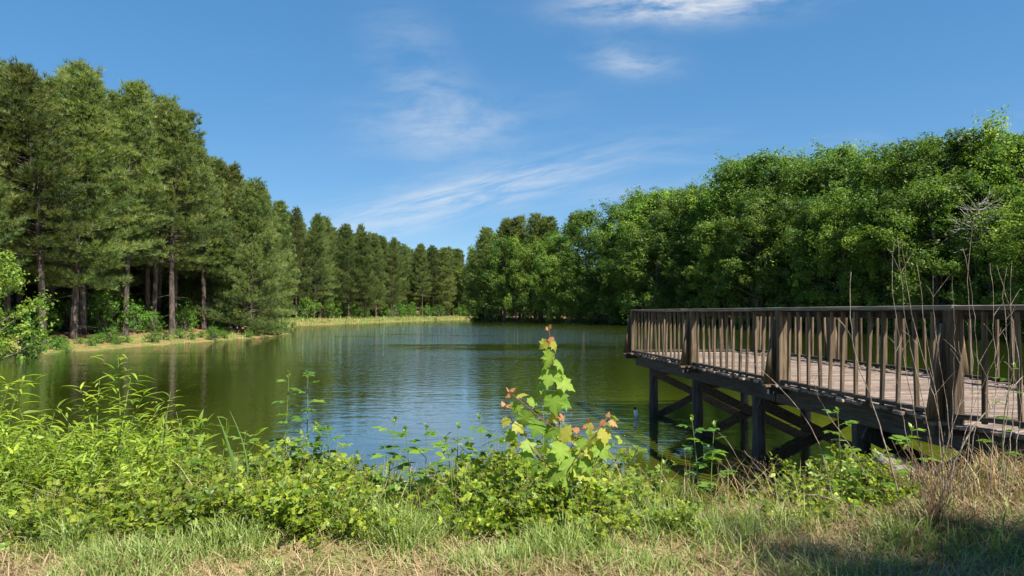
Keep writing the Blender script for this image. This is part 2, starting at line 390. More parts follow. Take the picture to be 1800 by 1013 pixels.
# ------------------------------------------------------------------ trees
TUFT_N = 12
def tuft_template(rng):
    V = []; Fc = []
    for k in range(TUFT_N):
        a = 2 * math.pi * k / TUFT_N + rng.uniform(-.2, .2); sp = rng.uniform(.15, .70)
        d = np.array([math.cos(a) * sp, rng.uniform(.55, 1), math.sin(a) * sp]); d /= np.linalg.norm(d)
        d *= rng.uniform(.8, 1.1); o = np.cross(d, rng.normal(size=3)); o = o / np.linalg.norm(o) * .046
        V += [-o, o, d]; Fc.append((3 * k, 3 * k + 1, 3 * k + 2))
    return np.array(V), np.array(Fc)
def pine_proto(seed, H=18.0, cb=.32, Rm=3.0, whorl=.42, low=0.0):
    rng = np.random.default_rng(seed); T = Geo(); C = Geo()
    zz = np.linspace(-.4, H, 12); wob = rng.normal(0, .10, (12, 2)).cumsum(0) * np.linspace(0, 1, 12)[:, None]
    tr = np.stack([wob[:, 0], wob[:, 1], zz], 1); rad = .018 + .17 * (1 - np.clip(zz, 0, H) / H) ** .8; rad[0] *= 1.25
    T.tube(tr, rad, 8)
    tops = [np.array([np.interp(z, zz, tr[:, 0]), np.interp(z, zz, tr[:, 1]), z]) for z in (0,)]
    Ps, Ds, Ts = [], [], []
    z = cb * H; az0 = 0
    while z < H * .985:
        f = (z - cb * H) / (H * (1 - cb))
        nb = rng.integers(3, 6)
        az0 += rng.uniform(.4, 1.2)
        for b in range(nb):
            if rng.random() < .10: continue
            a = az0 + 2 * math.pi * b / nb + rng.uniform(-.3, .3)
            L = Rm * (min(1, (f + .28 + low) / .48) * (1 - f) ** .58 + .11) * rng.uniform(.68, 1.22)
            e0 = R(-6 + 52 * f + rng.uniform(-16, 16)) ; e1 = e0 + R(rng.uniform(10, 35))
            o = np.array([np.interp(z, zz, tr[:, 0]), np.interp(z, zz, tr[:, 1]), z + rng.uniform(-.15, .15)])
            h = np.array([math.cos(a), math.sin(a), 0]); u = np.linspace(0, 1, 6)
            ang = e0 + (e1 - e0) * u
            stp = np.stack([np.cos(ang) * h[0], np.cos(ang) * h[1], np.sin(ang)], 1) * (L / 5)
            pts = o + np.concatenate([[np.zeros(3)], stp[:-1].cumsum(0)])
            T.tube(pts, np.linspace(.012 + .013 * L, .008, 6), 4)
            shade = rng.uniform(0, 1)
            side = np.array([-h[1], h[0], 0]); s = .28 if f < .6 else .12; k = 0
            while s < 1.0:
                p = pts[0] + np.array([np.interp(s, u, pts[:, j]) - pts[0][j] for j in range(3)])
                dirb = unit(stp[min(4, int(s * 5))])
                sg = 1 if k % 2 else -1; k += 1
                tl = (.40 * L * (1 - s) + .34) * rng.uniform(.7, 1.25)
                td = unit(dirb * rng.uniform(.5, .9) + sg * side * rng.uniform(.5, 1) + np.array([0, 0, rng.uniform(-.05, .5)]))
                m = max(2, int(tl / .155))
                for q in range(m):
                    fr = (q + 1) / m
                    Ps.append(p + td * tl * fr + rng.normal(0, .11, 3)); Ds.append(unit(td + np.array([0, 0, .9]) + rng.normal(0, .4, 3))); Ts.append(shade)
                s += rng.uniform(.19, .30) / max(L, .7)
            for q in range(4):
                Ps.append(pts[-1] - stp[-1] * q * .18 + rng.normal(0, .03, 3)); Ds.append(unit(unit(stp[-1]) + np.array([0, 0, .5]) + rng.normal(0, .25, 3))); Ts.append(shade)
        z += whorl * rng.uniform(.7, 1.25) * (1 - .35 * f)
    # bare dead stubs on the lower bole
    for _ in range(9):
        zc = rng.uniform(.02, cb + .05) * H; a = rng.uniform(0, 6.28); L = rng.uniform(.5, 1.8)
        o = np.array([np.interp(zc, zz, tr[:, 0]), np.interp(zc, zz, tr[:, 1]), zc]); d = np.array([math.cos(a), math.sin(a), rng.uniform(-.3, .2)])
        T.tube(o + np.linspace(0, 1, 4)[:, None] * d * L + np.array([0, 0, -.1]) * (np.linspace(0, 1, 4) ** 2)[:, None], np.linspace(.025, .008, 4), 3)
    top = tr[-1]
    for q in range(8):
        Ps.append(top - np.array([0, 0, q * .1])); Ds.append(unit(np.array([0, 0, 1.2]) + rng.normal(0, .4, 3))); Ts.append(.6)
    Ps = np.array(Ps); Ds = np.array(Ds); Ts = np.clip(np.array(Ts) + rng.normal(0, .18, len(Ts)), 0, 1)
    for v in range(4):
        tv, tf = tuft_template(rng); sel = slice(v, None, 4)
        C.stamp(tv, tf, Ps[sel], Ds[sel], rdir(rng, len(Ps[sel])), rng.uniform(.28, .50, len(Ps[sel])), Ts[sel])
    return T.mesh('pine_trunk', 'pine_bark', True), C.mesh('pine_crown', 'pine')

def broad_proto(seed, H=18.0, Rm=4.6, base=.10, nclump=135, per=260, mat='broad', leaf=.20, clr=1.30):
    """tapered trunk, forking limbs, leaf clumps round the limb ends"""
    rng = np.random.default_rng(seed); T = Geo(); C = Geo()
    zz = np.linspace(-.4, H * .8, 9); wob = rng.normal(0, .16, (9, 2)).cumsum(0) * np.linspace(0, 1, 9)[:, None]
    tr = np.stack([wob[:, 0], wob[:, 1], zz], 1); T.tube(tr, .03 + .26 * (1 - np.linspace(0, 1, 9)) ** .8, 8)
    cents = []
    for k in range(nclump):
        f = rng.beta(1.25, 1.15); z = H * (base + (1 - base) * f * .95)
        ring = Rm * (math.sin(math.pi * min(.97, .18 + .80 * f)) ** .62) * (1 + .22 * math.sin(3 * f * 6 + seed))
        a = rng.uniform(0, 2 * math.pi); lob = 1 + .20 * math.sin(2.5 * a + seed + f * 5)
        rr = ring * lob * math.sqrt(rng.uniform(.22, 1.0))
        cents.append((math.cos(a) * rr, math.sin(a) * rr, z))
    cents = np.array(cents)
    for c in cents[rng.permutation(nclump)[:46]]:
        zs = max(.06 * H, c[2] - rng.uniform(.25, .7) * math.hypot(c[0], c[1]) - .6); zs = min(zs, H * .75)
        o = np.array([np.interp(zs, zz, tr[:, 0]), np.interp(zs, zz, tr[:, 1]), zs]); u = np.linspace(0, 1, 6)[:, None]
        mid = (o + c) / 2 + rng.normal(0, .35, 3)
        pts = (1 - u) ** 2 * o + 2 * u * (1 - u) * mid + u ** 2 * c
        T.tube(pts, np.linspace(.085, .015, 6), 4)
    for c in cents:
        n = int(per * rng.uniform(.45, 1.5)); r = clr * rng.uniform(.55, 1.35)
        outw = unit(np.array([c[0], c[1], rng.uniform(-.2, 1.1) * (abs(c[0]) + abs(c[1])) + .3]) + rng.normal(0, .4, 3)); sid = unit(np.cross(outw, rdir(rng, 1)[0])); thr = np.cross(outw, sid)
        q = rng.normal(size=(n, 3)); q *= (np.minimum(1, 1.5 / np.linalg.norm(q, axis=1)))[:, None]
        # leaves sit in small tassels along the spray
        tas = rng.normal(size=(8, 3)) * .8; q = np.where(rng.random((n, 1)) < .72, tas[rng.integers(0, 8, n)] + q * .30, q)
        p = c + r * .58 * (q[:, :1] * outw * 1.15 + q[:, 1:2] * sid * .9 + q[:, 2:] * thr * .7)
        d = unit(p - c + 1e-6)
        nrm = unit(d * .85 + np.array([0, 0, .4]) + rng.normal(0, .6, (n, 3)))
        dd = unit(np.cross(nrm, rdir(rng, n)))
        sh = rng.uniform(.05, .95)
        C.stamp(*SMALL, p, dd, nrm, leaf * rng.uniform(.6, 1.5, n), np.clip(sh + rng.normal(0, .16, n), 0, 1))
    return T.mesh('broad_trunk', 'bark', True), C.mesh('broad_crown', mat)

pines = [pine_proto(s, cb=c, Rm=r) for s, c, r in ((1, .20, 3.1), (2, .30, 2.8), (3, .11, 3.2), (4, .33, 2.7), (5, .18, 2.9))]
low_pine = pine_proto(11, H=15, cb=.03, Rm=4.3, whorl=.40, low=.35)
M['broad_light'] = leaf_mat('light_broad_leaves', (.050, .120, .017), (.22, .31, .045), .40, .5, .25)
broads = [broad_proto(s, Rm=r, mat=m) for s, r, m in ((21, 4.6, 'broad'), (22, 5.0, 'broad_light'), (23, 4.2, 'broad'), (24, 4.8, 'broad'), (25, 5.2, 'broad_light'))]
bright = broad_proto(31, Rm=4.2, mat='broad_bright', leaf=.24, nclump=95, per=170)
bushes = [broad_proto(s, H=4.2, Rm=2.3, base=.04, nclump=34, per=110, mat='broad', leaf=.2, clr=.75) for s in (41, 42)]
unders = [broad_proto(s, H=3.2, Rm=1.8, base=.05, nclump=22, per=75, mat='under', leaf=.2, clr=.7) for s in (51, 52)]
def plant(name, proto, H0, x, y, H, rng, label, cat, group=None, wide=1.0):
    t = thing(name, label, cat, (x, y, gz(x, y) - .05), rng.uniform(0, 6.28), group)
    s = H / H0; t.scale = (s * wide, s * wide, s); t.rotation_euler.x = rng.gauss(0, .02); t.rotation_euler.y = rng.gauss(0, .02)
    obj('trunk', proto[0], t); obj('crown', proto[1], t)
    return t
SKY_L = np.array([(-200, 90), (0, 100), (60, 98), (130, 118), (240, 112), (300, 190), (350, 262), (390, 300), (430, 310), (470, 335), (500, 362), (560, 380), (640, 396), (680, 420), (750, 428), (860, 426)], float)
SKY_R = np.array([(820, 430), (840, 412), (870, 388), (930, 378), (980, 385), (1010, 368), (1100, 345), (1150, 325), (1250, 298), (1300, 272), (1340, 262), (1400, 275), (1450, 266), (1500, 258), (1560, 262), (1620, 240), (1680, 226), (1720, 215), (1800, 210), (2300, 190)], float)
def want_h(tab, x, y):
    px = 900 + F * x / y; ysk = np.interp(px, tab[:, 0], tab[:, 1])
    return (HOR - ysk) / F * y + EYE - gz(x, y)
rng = random.Random(7)
placed = []
def free(x, y, r):
    if any((x - a) ** 2 + (y - b) ** 2 < r * r for a, b in placed): return False
    placed.append((x, y)); return True
def scatter(n, xr, yr, smin, smax, spacing, tries=9000):
    res = []
    cand = np.stack([np.random.default_rng(int(xr[0] * 7 + yr[0] * 13) % 9973).uniform(*xr, tries), np.random.default_rng(int(xr[1] * 5 + yr[1] * 3) % 9967).uniform(*yr, tries)], 1)
    s = shore_dist(cand); px = 900 + F * cand[:, 0] / cand[:, 1]
    cand = cand[(s > smin) & (s < smax) & (px > -230) & (px < 2050)]
    for x, y in cand:
        if len(res) >= n: break
        if free(x, y, spacing): res.append((x, y))
    return res
# the low-branched pine leaning out over the water
placed.append((-27.6, 72))
plant('pine_tree', low_pine, 15, -27.4, 71.5, 15.6, rng, 'bushy pine with boughs down to the water at the tip of the left bank', 'tree')
# left stand
CRN = {0: 'mid-height', 1: 'high', 2: 'low', 3: 'high', 4: 'mid-height'}
def pine_label(k, wd, sdist, where): return ('broad' if wd > 1.2 else 'slim') + ' pine, ' + CRN[k] + ' crown, ' + ('at the front of ' if sdist < 7.5 else 'inside ') + where
def sdist1(x, y): return float(shore_dist(np.array([(x, y)]))[0])
for x, y in scatter(98, (-80, -24), (30, 112), 3.6, 32, 3.0):
    H = min(24, max(12, want_h(SKY_L, x, y) * rng.uniform(.90, 1.03))); k = rng.choice((1, 3, 3, 1, 0)) if sdist1(x, y) < 9 else rng.randrange(5); wd = rng.uniform(1.05, 1.35)
    lb = pine_label(k, wd, sdist1(x, y), 'the near stand on the left bank')
    plant('pine_tree', pines[k], 18, x, y, H, rng, lb, 'tree', lb.replace(' pine,', ' pines,'), wd)
for x, y in [p for p in scatter(230, (-95, 30), (112, 330), 6.5, 42, 3.5, 24000) if not (p[0] > -9 and p[1] < 260) and not (p[1] > 185 and sdist1(*p) < 10)][:185]:
    H = min(27, max(15, want_h(SKY_L, x, y) * rng.uniform(.90, 1.0))); k = rng.choice((0, 1, 2, 2, 4, 4)); wd = rng.uniform(.82, 1.05)
    lb = ('slim' if wd < .94 else 'broad') + ' pine with a ' + CRN[k] + ' crown in the distant pines beyond the cove'
    plant('pine_tree', pines[k], 18, x, y, H, rng, lb, 'tree', lb.split(' pine')[0] + ' pines with ' + CRN[k] + ' crowns, beyond the cove', wd)
# broadleaved wood standing behind the first rows of the right bank
for x, y in scatter(50, (-10, 140), (30, 260), 27, 46, 5.2, 16000):
    plant('broadleaf_tree', rng.choice(broads), 18, x, y, rng.uniform(11, 15), rng, 'broadleaf tree half hidden behind the tall wood of the right bank', 'tree', 'broadleaf trees at the back of the right wood', 1.5)
# broadleaved wood standing behind the pine rows
for x, y in scatter(46, (-125, -30), (20, 125), 27, 48, 4.2, 16000) + scatter(120, (-120, 60), (118, 400), 30, 62, 4.4, 24000):
    plant('broadleaf_tree', rng.choice(broads), 18, x, y, rng.uniform(9, 13), rng, 'broadleaf tree filling the shade behind the pine trunks', 'tree', 'broadleaf trees behind the pines', 1.5)
# right bank: pines at the far corner, then broadleaved wood down to the water
for x, y in ((-6, 180), (-2, 178), (2, 177), (6, 173), (-3, 187), (10, 172), (-8, 188), (3, 184), (8, 181), (14, 172)):
    placed.append((x, y))
    plant('pine_tree', rng.choice(pines), 18, x, y, min(30, want_h(SKY_R, x, y) * rng.uniform(.93, 1.02)), rng, 'dark pine rising behind the far end of the broadleaf wood', 'tree', 'pines at the far corner of the right bank', 1.2)
plant('broadleaf_tree', bright, 18, 1.0, 168.2, 21.5, rng, 'slim bright yellow-green tree in front of the dark pines at the far corner', 'tree', wide=.62)
placed.append((1, 168.2))
for x, y in scatter(36, (-12, 75), (40, 190), .8, 3.6, 5.0, 20000):
    H = min(24, want_h(SKY_R, x, y) * rng.uniform(.55, .84)); k = rng.randrange(5)
    plant('broadleaf_tree', broads[k], 18, x, y, H, rng, ('light' if k in (1, 4) else 'dark') + ' green broadleaf tree with boughs over the water on the right bank', 'tree', ('light' if k in (1, 4) else 'dark') + ' waterside broadleaf trees', rng.uniform(1.0, 1.25))
for x, y in scatter(80, (-12, 110), (38, 215), 3.6, 26, 5.4, 20000):
    H = min(30, want_h(SKY_R, x, y) * rng.uniform(.88, 1.03)) * (.9 if x / y < .05 else 1); k = rng.randrange(5)
    plant('broadleaf_tree', broads[k], 18, x, y, H, rng, 'tall ' + ('light' if k in (1, 4) else 'dark') + ' green broadleaf tree standing inland on the right bank', 'tree', 'tall ' + ('light' if k in (1, 4) else 'dark') + ' inland broadleaf trees', rng.uniform(.95, 1.2))
pb = at(1752, 560, 80)
plant('broadleaf_tree', bright, 18, pb.x, 80, (HOR - 196) / F * 80 + EYE - .9, rng, 'tallest bright green tree above the wood behind the pier', 'tree', wide=.9)
for x, y in scatter(44, (-14, 75), (40, 190), .15, 1.3, 2.6, 20000):
    plant('shrub', rng.choice(bushes), 4.2, x, y, rng.uniform(3.2, 6.0), rng, 'leafy waterside shrub hanging over the edge of the right bank', 'shrub', 'shrubs along the right bank', rng.uniform(1, 1.3))
# understory on the left
for x, y in scatter(110, (-70, -26), (30, 112), 6.0, 30, 1.7, 16000):
    plant('shrub', rng.choice(unders), 3.2, x, y, rng.uniform(1.6, 3.4) + .05 * max(0, sdist1(x, y) - 10), rng, 'sunlit green shrub among the trunks of the left stand of pines', 'shrub', 'undergrowth of the near pine stand')
for x, y in scatter(150, (-90, 14), (112, 320), 11, 32, 2.3, 24000):
    if x > -9 and y < 255: continue
    plant('shrub', rng.choice(unders), 3.2, x, y, rng.uniform(2.5, 5.0), rng, 'green shrub among the trunks of the distant pines', 'shrub', 'undergrowth of the far pines')
edge_bush = broad_proto(53, H=6.4, Rm=2.6, base=.03, nclump=85, per=90, mat='broad_bright', leaf=.17, clr=.75)
# bright maple bush at the left edge of the bank
for px, d, H, lb in ((-20, 37, 6.2, 'bright yellow-green broadleaf bush on the left bank in front of pines'), (45, 38.6, 2.9, 'low light green bush at the waterline below the brighter bush')):
    p = at(px, 600, d)
    plant('shrub', edge_bush if H > 4 else unders[1], 6.4 if H > 4 else 3.2, p.x, d, H, rng, lb, 'shrub', wide=.95)
for x, y in scatter(64, (-45, -22), (33, 125), .0, 2.6, 1.1, 24000):
    plant('waterside_weed', unders[1], 3.2, x, y, rng.uniform(.5, 1.2), rng, 'low green weed clump at the water edge of the left bank', 'plant', 'weed clumps along the left bank', 1.2)
plant('broadleaf_tree', broads[3], 18, 7.4, -1.0, 10.5, rng, 'broadleaf tree on the near bank shading the dry grass', 'tree', wide=.62)
# dead grey tree in the wood behind the pier
def dead_tree():
    r = np.random.default_rng(5); G_ = Geo(); d = 74.0; t = thing('dead_tree', 'bare grey dead tree among green crowns behind the pier', 'tree', (at(1712, 500, d).x, d, gz(at(1712, 500, d).x, d) + .2))
    tr = np.stack([np.linspace(0, .5, 8), np.zeros(8), np.linspace(-.5, 14.5, 8)], 1); G_.tube(tr, np.linspace(.15, .02, 8), 6); B = Geo()
    for k in range(34):
        z = r.uniform(9.0, 14.3); o = np.array([.5 * z / 14.5, 0, z]); a = r.uniform(0, 6.28); L = r.uniform(1.2, 3.6)
        u = np.linspace(0, 1, 6)[:, None]; dd = np.array([math.cos(a), math.sin(a) - .3, r.uniform(-.1, .7)])
        pts = o + u * dd * L + u * u * np.array([0, 0, r.uniform(-.8, .8)]) + np.cumsum(r.normal(0, .08, (6, 3)), 0); pts[0] = o
        B.tube(pts, np.linspace(.05, .012, 6), 4)
        for q in range(4):
            p0 = pts[r.integers(2, 6)]; B.tube(p0 + np.linspace(0, 1, 4)[:, None] * (dd + r.normal(0, .6, 3)) * r.uniform(.4, 1.0), np.linspace(.022, .008, 4), 3)
    obj('trunk', G_.mesh('dead_trunk', 'bark', True), t); obj('branches', B.mesh('dead_branches', 'dead_bark', True), t)
dead_tree()

# grass and weeds on the far banks
def blades(rng, P, h, w, lean, tint, gz_arr):
    N = len(P); a = rng.uniform(0, 2 * np.pi, N); bd = np.stack([np.cos(a), np.sin(a), np.zeros(N)], 1); sd_ = np.stack([-bd[:, 1], bd[:, 0], np.zeros(N)], 1)
    # turn blades so that the flat of each shows from most sides
    tw = rng.uniform(-.9, .9, N)[:, None]; sd_ = unit(sd_ + tw * bd)
    base = np.stack([P[:, 0], P[:, 1], gz_arr - .02], 1); V = []
    for t, ww in ((0, .8), (.4, 1), (.75, .65), (1, 0)):
        c = base + np.array([0, 0, 1.]) * (h * (t - .35 * lean * t * t))[:, None] + bd * (h * lean * t ** 2)[:, None]
        if ww: V += [c - sd_ * (w * ww / 2)[:, None], c + sd_ * (w * ww / 2)[:, None]]
        else: V.append(c)
    V = np.stack(V, 1).reshape(-1, 3)
    f = np.array([(0, 1, 3), (0, 3, 2), (2, 3, 5), (2, 5, 4), (4, 5, 6)])
    return V, (np.arange(N)[:, None, None] * 7 + f[None]).reshape(-1, 3), np.repeat(tint, 7)
nr = np.random.default_rng(99)
def clump_v(P): return wav(P, .45, 1.7) + .8 * wav(P, 1.1, 4.2) + .6 * wav(P, .17, .3)
def grass_obj(name, P, h, w, lean, tint, mat, label, cat):
    V, Fc, t = blades(nr, P, h, w, lean, tint, height(P))
    return tag(obj(name, mesh(name, V, Fc, mat, t)), label, cat, kind='stuff')
Pc = np.stack([nr.uniform(-62, 5, 60000), nr.uniform(28, 285, 60000)], 1); s = shore_dist(Pc)
keep = (s > -.25) & (s < np.where(Pc[:, 1] > 100, 11, 3.2)) & (Pc[:, 0] < np.where(Pc[:, 1] > 190, 5, -14)); keep &= nr.random(len(Pc)) < .15 + .85 * sst(clump_v(Pc), -.2, .7); Pc = Pc[keep]; k = len(Pc)
big = Pc[:, 1] / 60
grass_obj('bank_grass', Pc, nr.uniform(.2, .7, k) * np.clip(big, .8, 1.5) * (.5 + .7 * sst(clump_v(Pc), 0, 1.2)), .05 * np.clip(big, .8, 3), nr.uniform(.1, .6, k), np.clip(nr.normal(.5, .2, k) + .25 * wav(Pc, .3, 2.2), 0, 1), 'grass', 'sunlit green grass along the left and far shore', 'grass')

# ------------------------------------------------------------------ pier
A0 = Vector((3.18, 17.9, 0)); DECK = 1.49; WID = 3.3; LEN = 11.3
pier = thing('fishing_pier', 'weathered wooden fishing pier with railings standing on piles in the pond', 'pier', A0, math.atan2(-.994, .104))
pr = random.Random(3)
def bevel_box(name, lx, ly, lz, mat, b=.006, rag=0.0, seed=0):
    """box centred on origin with chamfered long edges; rag roughens the ends"""
    import bmesh
    bm = bmesh.new(); bmesh.ops.create_cube(bm, size=1)
    r = random.Random(seed)
    for v in bm.verts:
        v.co = Vector((v.co.x * lx, v.co.y * ly, v.co.z * lz)) + Vector((r.uniform(-rag, rag), r.uniform(-rag, rag), r.uniform(-rag, rag) * .5))
    bmesh.ops.bevel(bm, geom=list(bm.edges), offset=b, segments=1, affect='EDGES')
    me = bpy.data.meshes.new(name); bm.to_mesh(me); bm.free(); me.materials.append(M[mat]); return me
BAL = [bevel_box('baluster', .040, .040, 1.06, 'rail_wood', .003, .003, k) for k in range(3)]
POST = bevel_box('post', .13, .13, 1.16, 'rail_wood', .008)
PLANKS = [bevel_box('plank', .142, WID + .16 + e, .038, 'plank_wood', .006, .012, k) for k, e in enumerate((0, .06, -.05, .09, .03))]
def jit(a): return pr.uniform(-a, a)
def frame(t, w, z, rot=0.0, origin=None):
    """local position for the straight deck (origin None) or the bent walkway"""
    if origin is None: return (t, w, z), rot
    o, a = origin
    return (o[0] + t * math.cos(a) - w * math.sin(a), o[1] + t * math.sin(a) + w * math.cos(a), z), rot + a
def piece(name, me, t, w, z, rot=(0, 0, 0), origin=None, parent=None):
    p, rz = frame(t, w, z, rot[2], origin)
    return obj(name, me, parent or pier, p, (rot[0], rot[1], rz))
# deck planks run across the pier
n = int(LEN / .152)
for k in range(n):
    piece('plank', pr.choice(PLANKS), -.05 + k * .152 + jit(.006), WID / 2 + jit(.04), DECK - .02 + jit(.005), (jit(.004), jit(.02), jit(.006)))
BEND = ((LEN, 0.0), R(24))
for k in range(22):
    piece('plank', pr.choice(PLANKS), -.05 + k * .152 + jit(.006), WID / 2 + jit(.03), DECK - .048 + jit(.004) - k * .004, (jit(.004), jit(.02), jit(.006)), BEND)
def railing(t0, t1, posts, w, out, origin=None, bal=.262, braces=True):
    """posts, caps, rails and balusters on the line w = const; out = +-1 points away from the deck"""
    L = t1 - t0; mid = (t0 + t1) / 2
    seg = max(1, round(L / 3.7)); ls = L / seg
    for q in range(seg):
        c = t0 + ls * (q + .5)
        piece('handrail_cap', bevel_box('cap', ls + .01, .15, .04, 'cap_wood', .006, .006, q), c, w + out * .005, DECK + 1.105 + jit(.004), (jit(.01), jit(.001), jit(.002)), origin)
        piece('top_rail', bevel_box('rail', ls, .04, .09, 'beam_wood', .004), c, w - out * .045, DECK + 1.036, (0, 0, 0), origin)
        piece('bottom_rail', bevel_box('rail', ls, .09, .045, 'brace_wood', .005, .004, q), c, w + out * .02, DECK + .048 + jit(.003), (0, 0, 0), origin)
    allp = sorted(set(posts)); 
    for p in allp:
        po = piece('post', POST, p, w + out * .02, DECK + .50, (jit(.012), jit(.012), 0), origin)
        if braces:
            # kick brace: tapered board from the outrigger up to the post head
            x = .02; V = []
            for xx in (-x, x):
                V += [(xx, out * .02, -.02), (xx, out * .23, -.02), (xx, out * .075, .93), (xx, out * .02, .93)]
            Fb = [(0, 1, 2, 3), (7, 6, 5, 4), (0, 4, 5, 1), (1, 5, 6, 2), (2, 6, 7, 3), (3, 7, 4, 0)]
            br = piece('brace', mesh('kick_brace', V, [Fb], 'rail_wood'), p - .052 if origin is None else p, w + out * .04, DECK + .02, (0, 0, 0), origin)
            piece('outrigger', bevel_box('outrigger', .09, .46, .10, 'beam_wood', .005), p + .0, w + out * .03, DECK - .095, (0, 0, 0), origin)
            piece('brace_foot', bevel_box('brace_foot', .13, .24, .035, 'rail_wood', .004), p, w + out * .17, DECK - .024, (0, 0, 0), origin)
    edges = [t0] + [p for p in allp if t0 < p < t1] + [t1]
    for a, b in zip(edges[:-1], edges[1:]):
        m = max(1, round((b - a) / bal)); st = (b - a) / m
        for q in range(1, m):
            piece('baluster', pr.choice(BAL), a + st * q + jit(.012), w + out * .03 + jit(.003), DECK + .535, (jit(.03), jit(.03) if pr.random() > .12 else jit(.07), jit(.3)), origin)
railing(0, LEN, (0.06, 4.32, 7.85, LEN - .04), 0, -1)
railing(0, LEN - 1.2, (0.06, 3.6, 7.2, LEN - 1.2), WID, 1)
railing(0, 2.6, (1.3, 2.5), 0, -1, BEND, .25, False)
# end railing across the far end
ENDR = ((0.0, 0.0), R(90))
railing(.07, WID - .07, (1.65,), 0, 1, ENDR, .262, False)
# stringers and joists
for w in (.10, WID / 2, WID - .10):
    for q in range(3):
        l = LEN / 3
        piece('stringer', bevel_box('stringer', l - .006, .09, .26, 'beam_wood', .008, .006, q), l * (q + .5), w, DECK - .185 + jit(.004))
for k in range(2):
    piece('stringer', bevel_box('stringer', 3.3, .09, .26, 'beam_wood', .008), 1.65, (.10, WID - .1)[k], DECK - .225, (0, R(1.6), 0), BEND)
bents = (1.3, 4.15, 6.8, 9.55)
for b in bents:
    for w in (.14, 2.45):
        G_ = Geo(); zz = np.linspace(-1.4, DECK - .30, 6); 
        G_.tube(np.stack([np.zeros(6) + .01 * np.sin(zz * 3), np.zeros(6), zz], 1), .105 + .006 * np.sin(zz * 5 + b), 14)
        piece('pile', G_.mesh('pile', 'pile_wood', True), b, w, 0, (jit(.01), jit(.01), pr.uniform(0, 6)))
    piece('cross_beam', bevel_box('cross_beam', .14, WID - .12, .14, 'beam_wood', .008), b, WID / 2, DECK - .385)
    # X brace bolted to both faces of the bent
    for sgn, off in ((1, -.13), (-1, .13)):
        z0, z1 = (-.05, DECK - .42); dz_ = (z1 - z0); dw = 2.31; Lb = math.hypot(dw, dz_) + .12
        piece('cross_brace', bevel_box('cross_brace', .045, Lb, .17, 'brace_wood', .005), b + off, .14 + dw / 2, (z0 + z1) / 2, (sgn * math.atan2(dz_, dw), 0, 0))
# abutment slab where the walkway meets the bank
tag(obj('concrete_slab', bevel_box('concrete_slab', .75, .5, .14, 'concrete', .02, .03), None, (3.98, 6.7, .95), (R(6), R(14), R(-10))), 'grey concrete slab lying on the bank under the pier corner', 'slab')
# drift of brown pine needles lying on the planks
N = 5200; Pn = np.stack([nr.uniform(.1, LEN, N), np.clip(nr.beta(1.2, 1.2, N) * WID, .12, WID - .12), DECK + .004 + nr.uniform(0, .012, N)], 1)
Dn = unit(np.stack([nr.normal(size=N), nr.normal(size=N), nr.normal(0, .05, N)], 1)); G_ = Geo()
G_.stamp(np.array([(-.02, 0, 0), (.02, 0, 0), (0, 1, 0)]), np.array([(0, 1, 2)]), Pn, Dn, np.array([0, 0, 1.]) + rdir(nr, N) * .2, nr.uniform(.08, .17, N), nr.uniform(0, .6, N))
me = G_.mesh('needle_litter', 'straw'); tag(obj('needle_litter', me, pier), kind='stuff')

# ------------------------------------------------------------------ floating bottle
bt = thing('floating_bottle', 'white plastic bottle with black cap floating upright beside the outer pile', 'bottle', at(1119, 734, 16.4).xy.to_3d() + Vector((0, 0, .05)))
def lathe(name, prof, mat, k=14):
    G_ = Geo(); a = np.linspace(0, 2 * np.pi, k, endpoint=False); n = len(prof)
    V = np.array([(r * math.cos(q), r * math.sin(q), z) for z, r in prof for q in a])
    i = np.arange(n - 1)[:, None] * k; j = np.arange(k)[None]; j2 = (j + 1) % k
    G_.add(V, np.stack([i + j, i + j2, i + k + j2, i + k + j], -1).reshape(-1, 4)); return G_.mesh(name, mat, True)
bd = obj('body', lathe('bottle_body', [(-.1, 0), (-.1, .042), (.03, .045), (.045, .050), (.06, .046), (.075, .050), (.1, .045), (.15, .043), (.165, .034), (.165, 0)], 'white_plastic'), bt, rot=(R(4), R(-12), 0))
obj('cap', lathe('bottle_cap', [(.15, 0), (.15, .036), (.225, .034), (.237, .026), (.237, 0)], 'black_plastic'), bt, rot=(R(4), R(-12), 0))

# ------------------------------------------------------------------ foreground grass and straw
def near_field(n, xr, yr):
    return np.stack([nr.uniform(*xr, n), nr.uniform(*yr, n)], 1)
def clumped(P, f=2.2, seed=0.0, thr=.0):
    v = wav(P, f, seed) + .7 * wav(P, f * 2.3, seed + 2)
    return v
# green grass fringe in front of the brambles (from the left edge to the pier), patchier to the right
P = near_field(115000, (-4.6, 3.2), (3.3, 5.5)); c = clumped(P, 2.4, .7)
dens = sst(P[:, 1] - .5 * sst(P[:, 0], -1.2, .4), 3.3, 4.1) * (.45 + .55 * sst(c, -.5, .6)) * (1 - .75 * sst(P[:, 0], .9, 1.7)) * (1 - .85 * sst(P[:, 1], 4.95, 5.45))
P = P[nr.random(len(P)) < dens * .62]; k = len(P); c = clumped(P, 2.4, .7)
hh = nr.uniform(.07, .23, k) * (.4 + 1.0 * sst(c, -.3, .9)) * (.6 + .55 * sst(P[:, 1], 4.0, 4.8))
grass_obj('grass', P, hh, nr.uniform(.005, .010, k), nr.uniform(.15, 1.0, k), np.clip(nr.normal(.55, .28, k), 0, 1), 'grass', 'long green grass fringe in front of the bramble thicket', 'grass')
P = near_field(52000, (-4.5, 4.8), (3.2, 5.9)); c = clumped(P, 1.7, 4.0)
dens = (.30 + .7 * np.maximum(sst(P[:, 0], .5, 1.6), sst(-P[:, 1], -4.6, -4.0))) * (.5 + .5 * sst(c, -.5, .5))
P = P[nr.random(len(P)) < dens]; k = len(P)
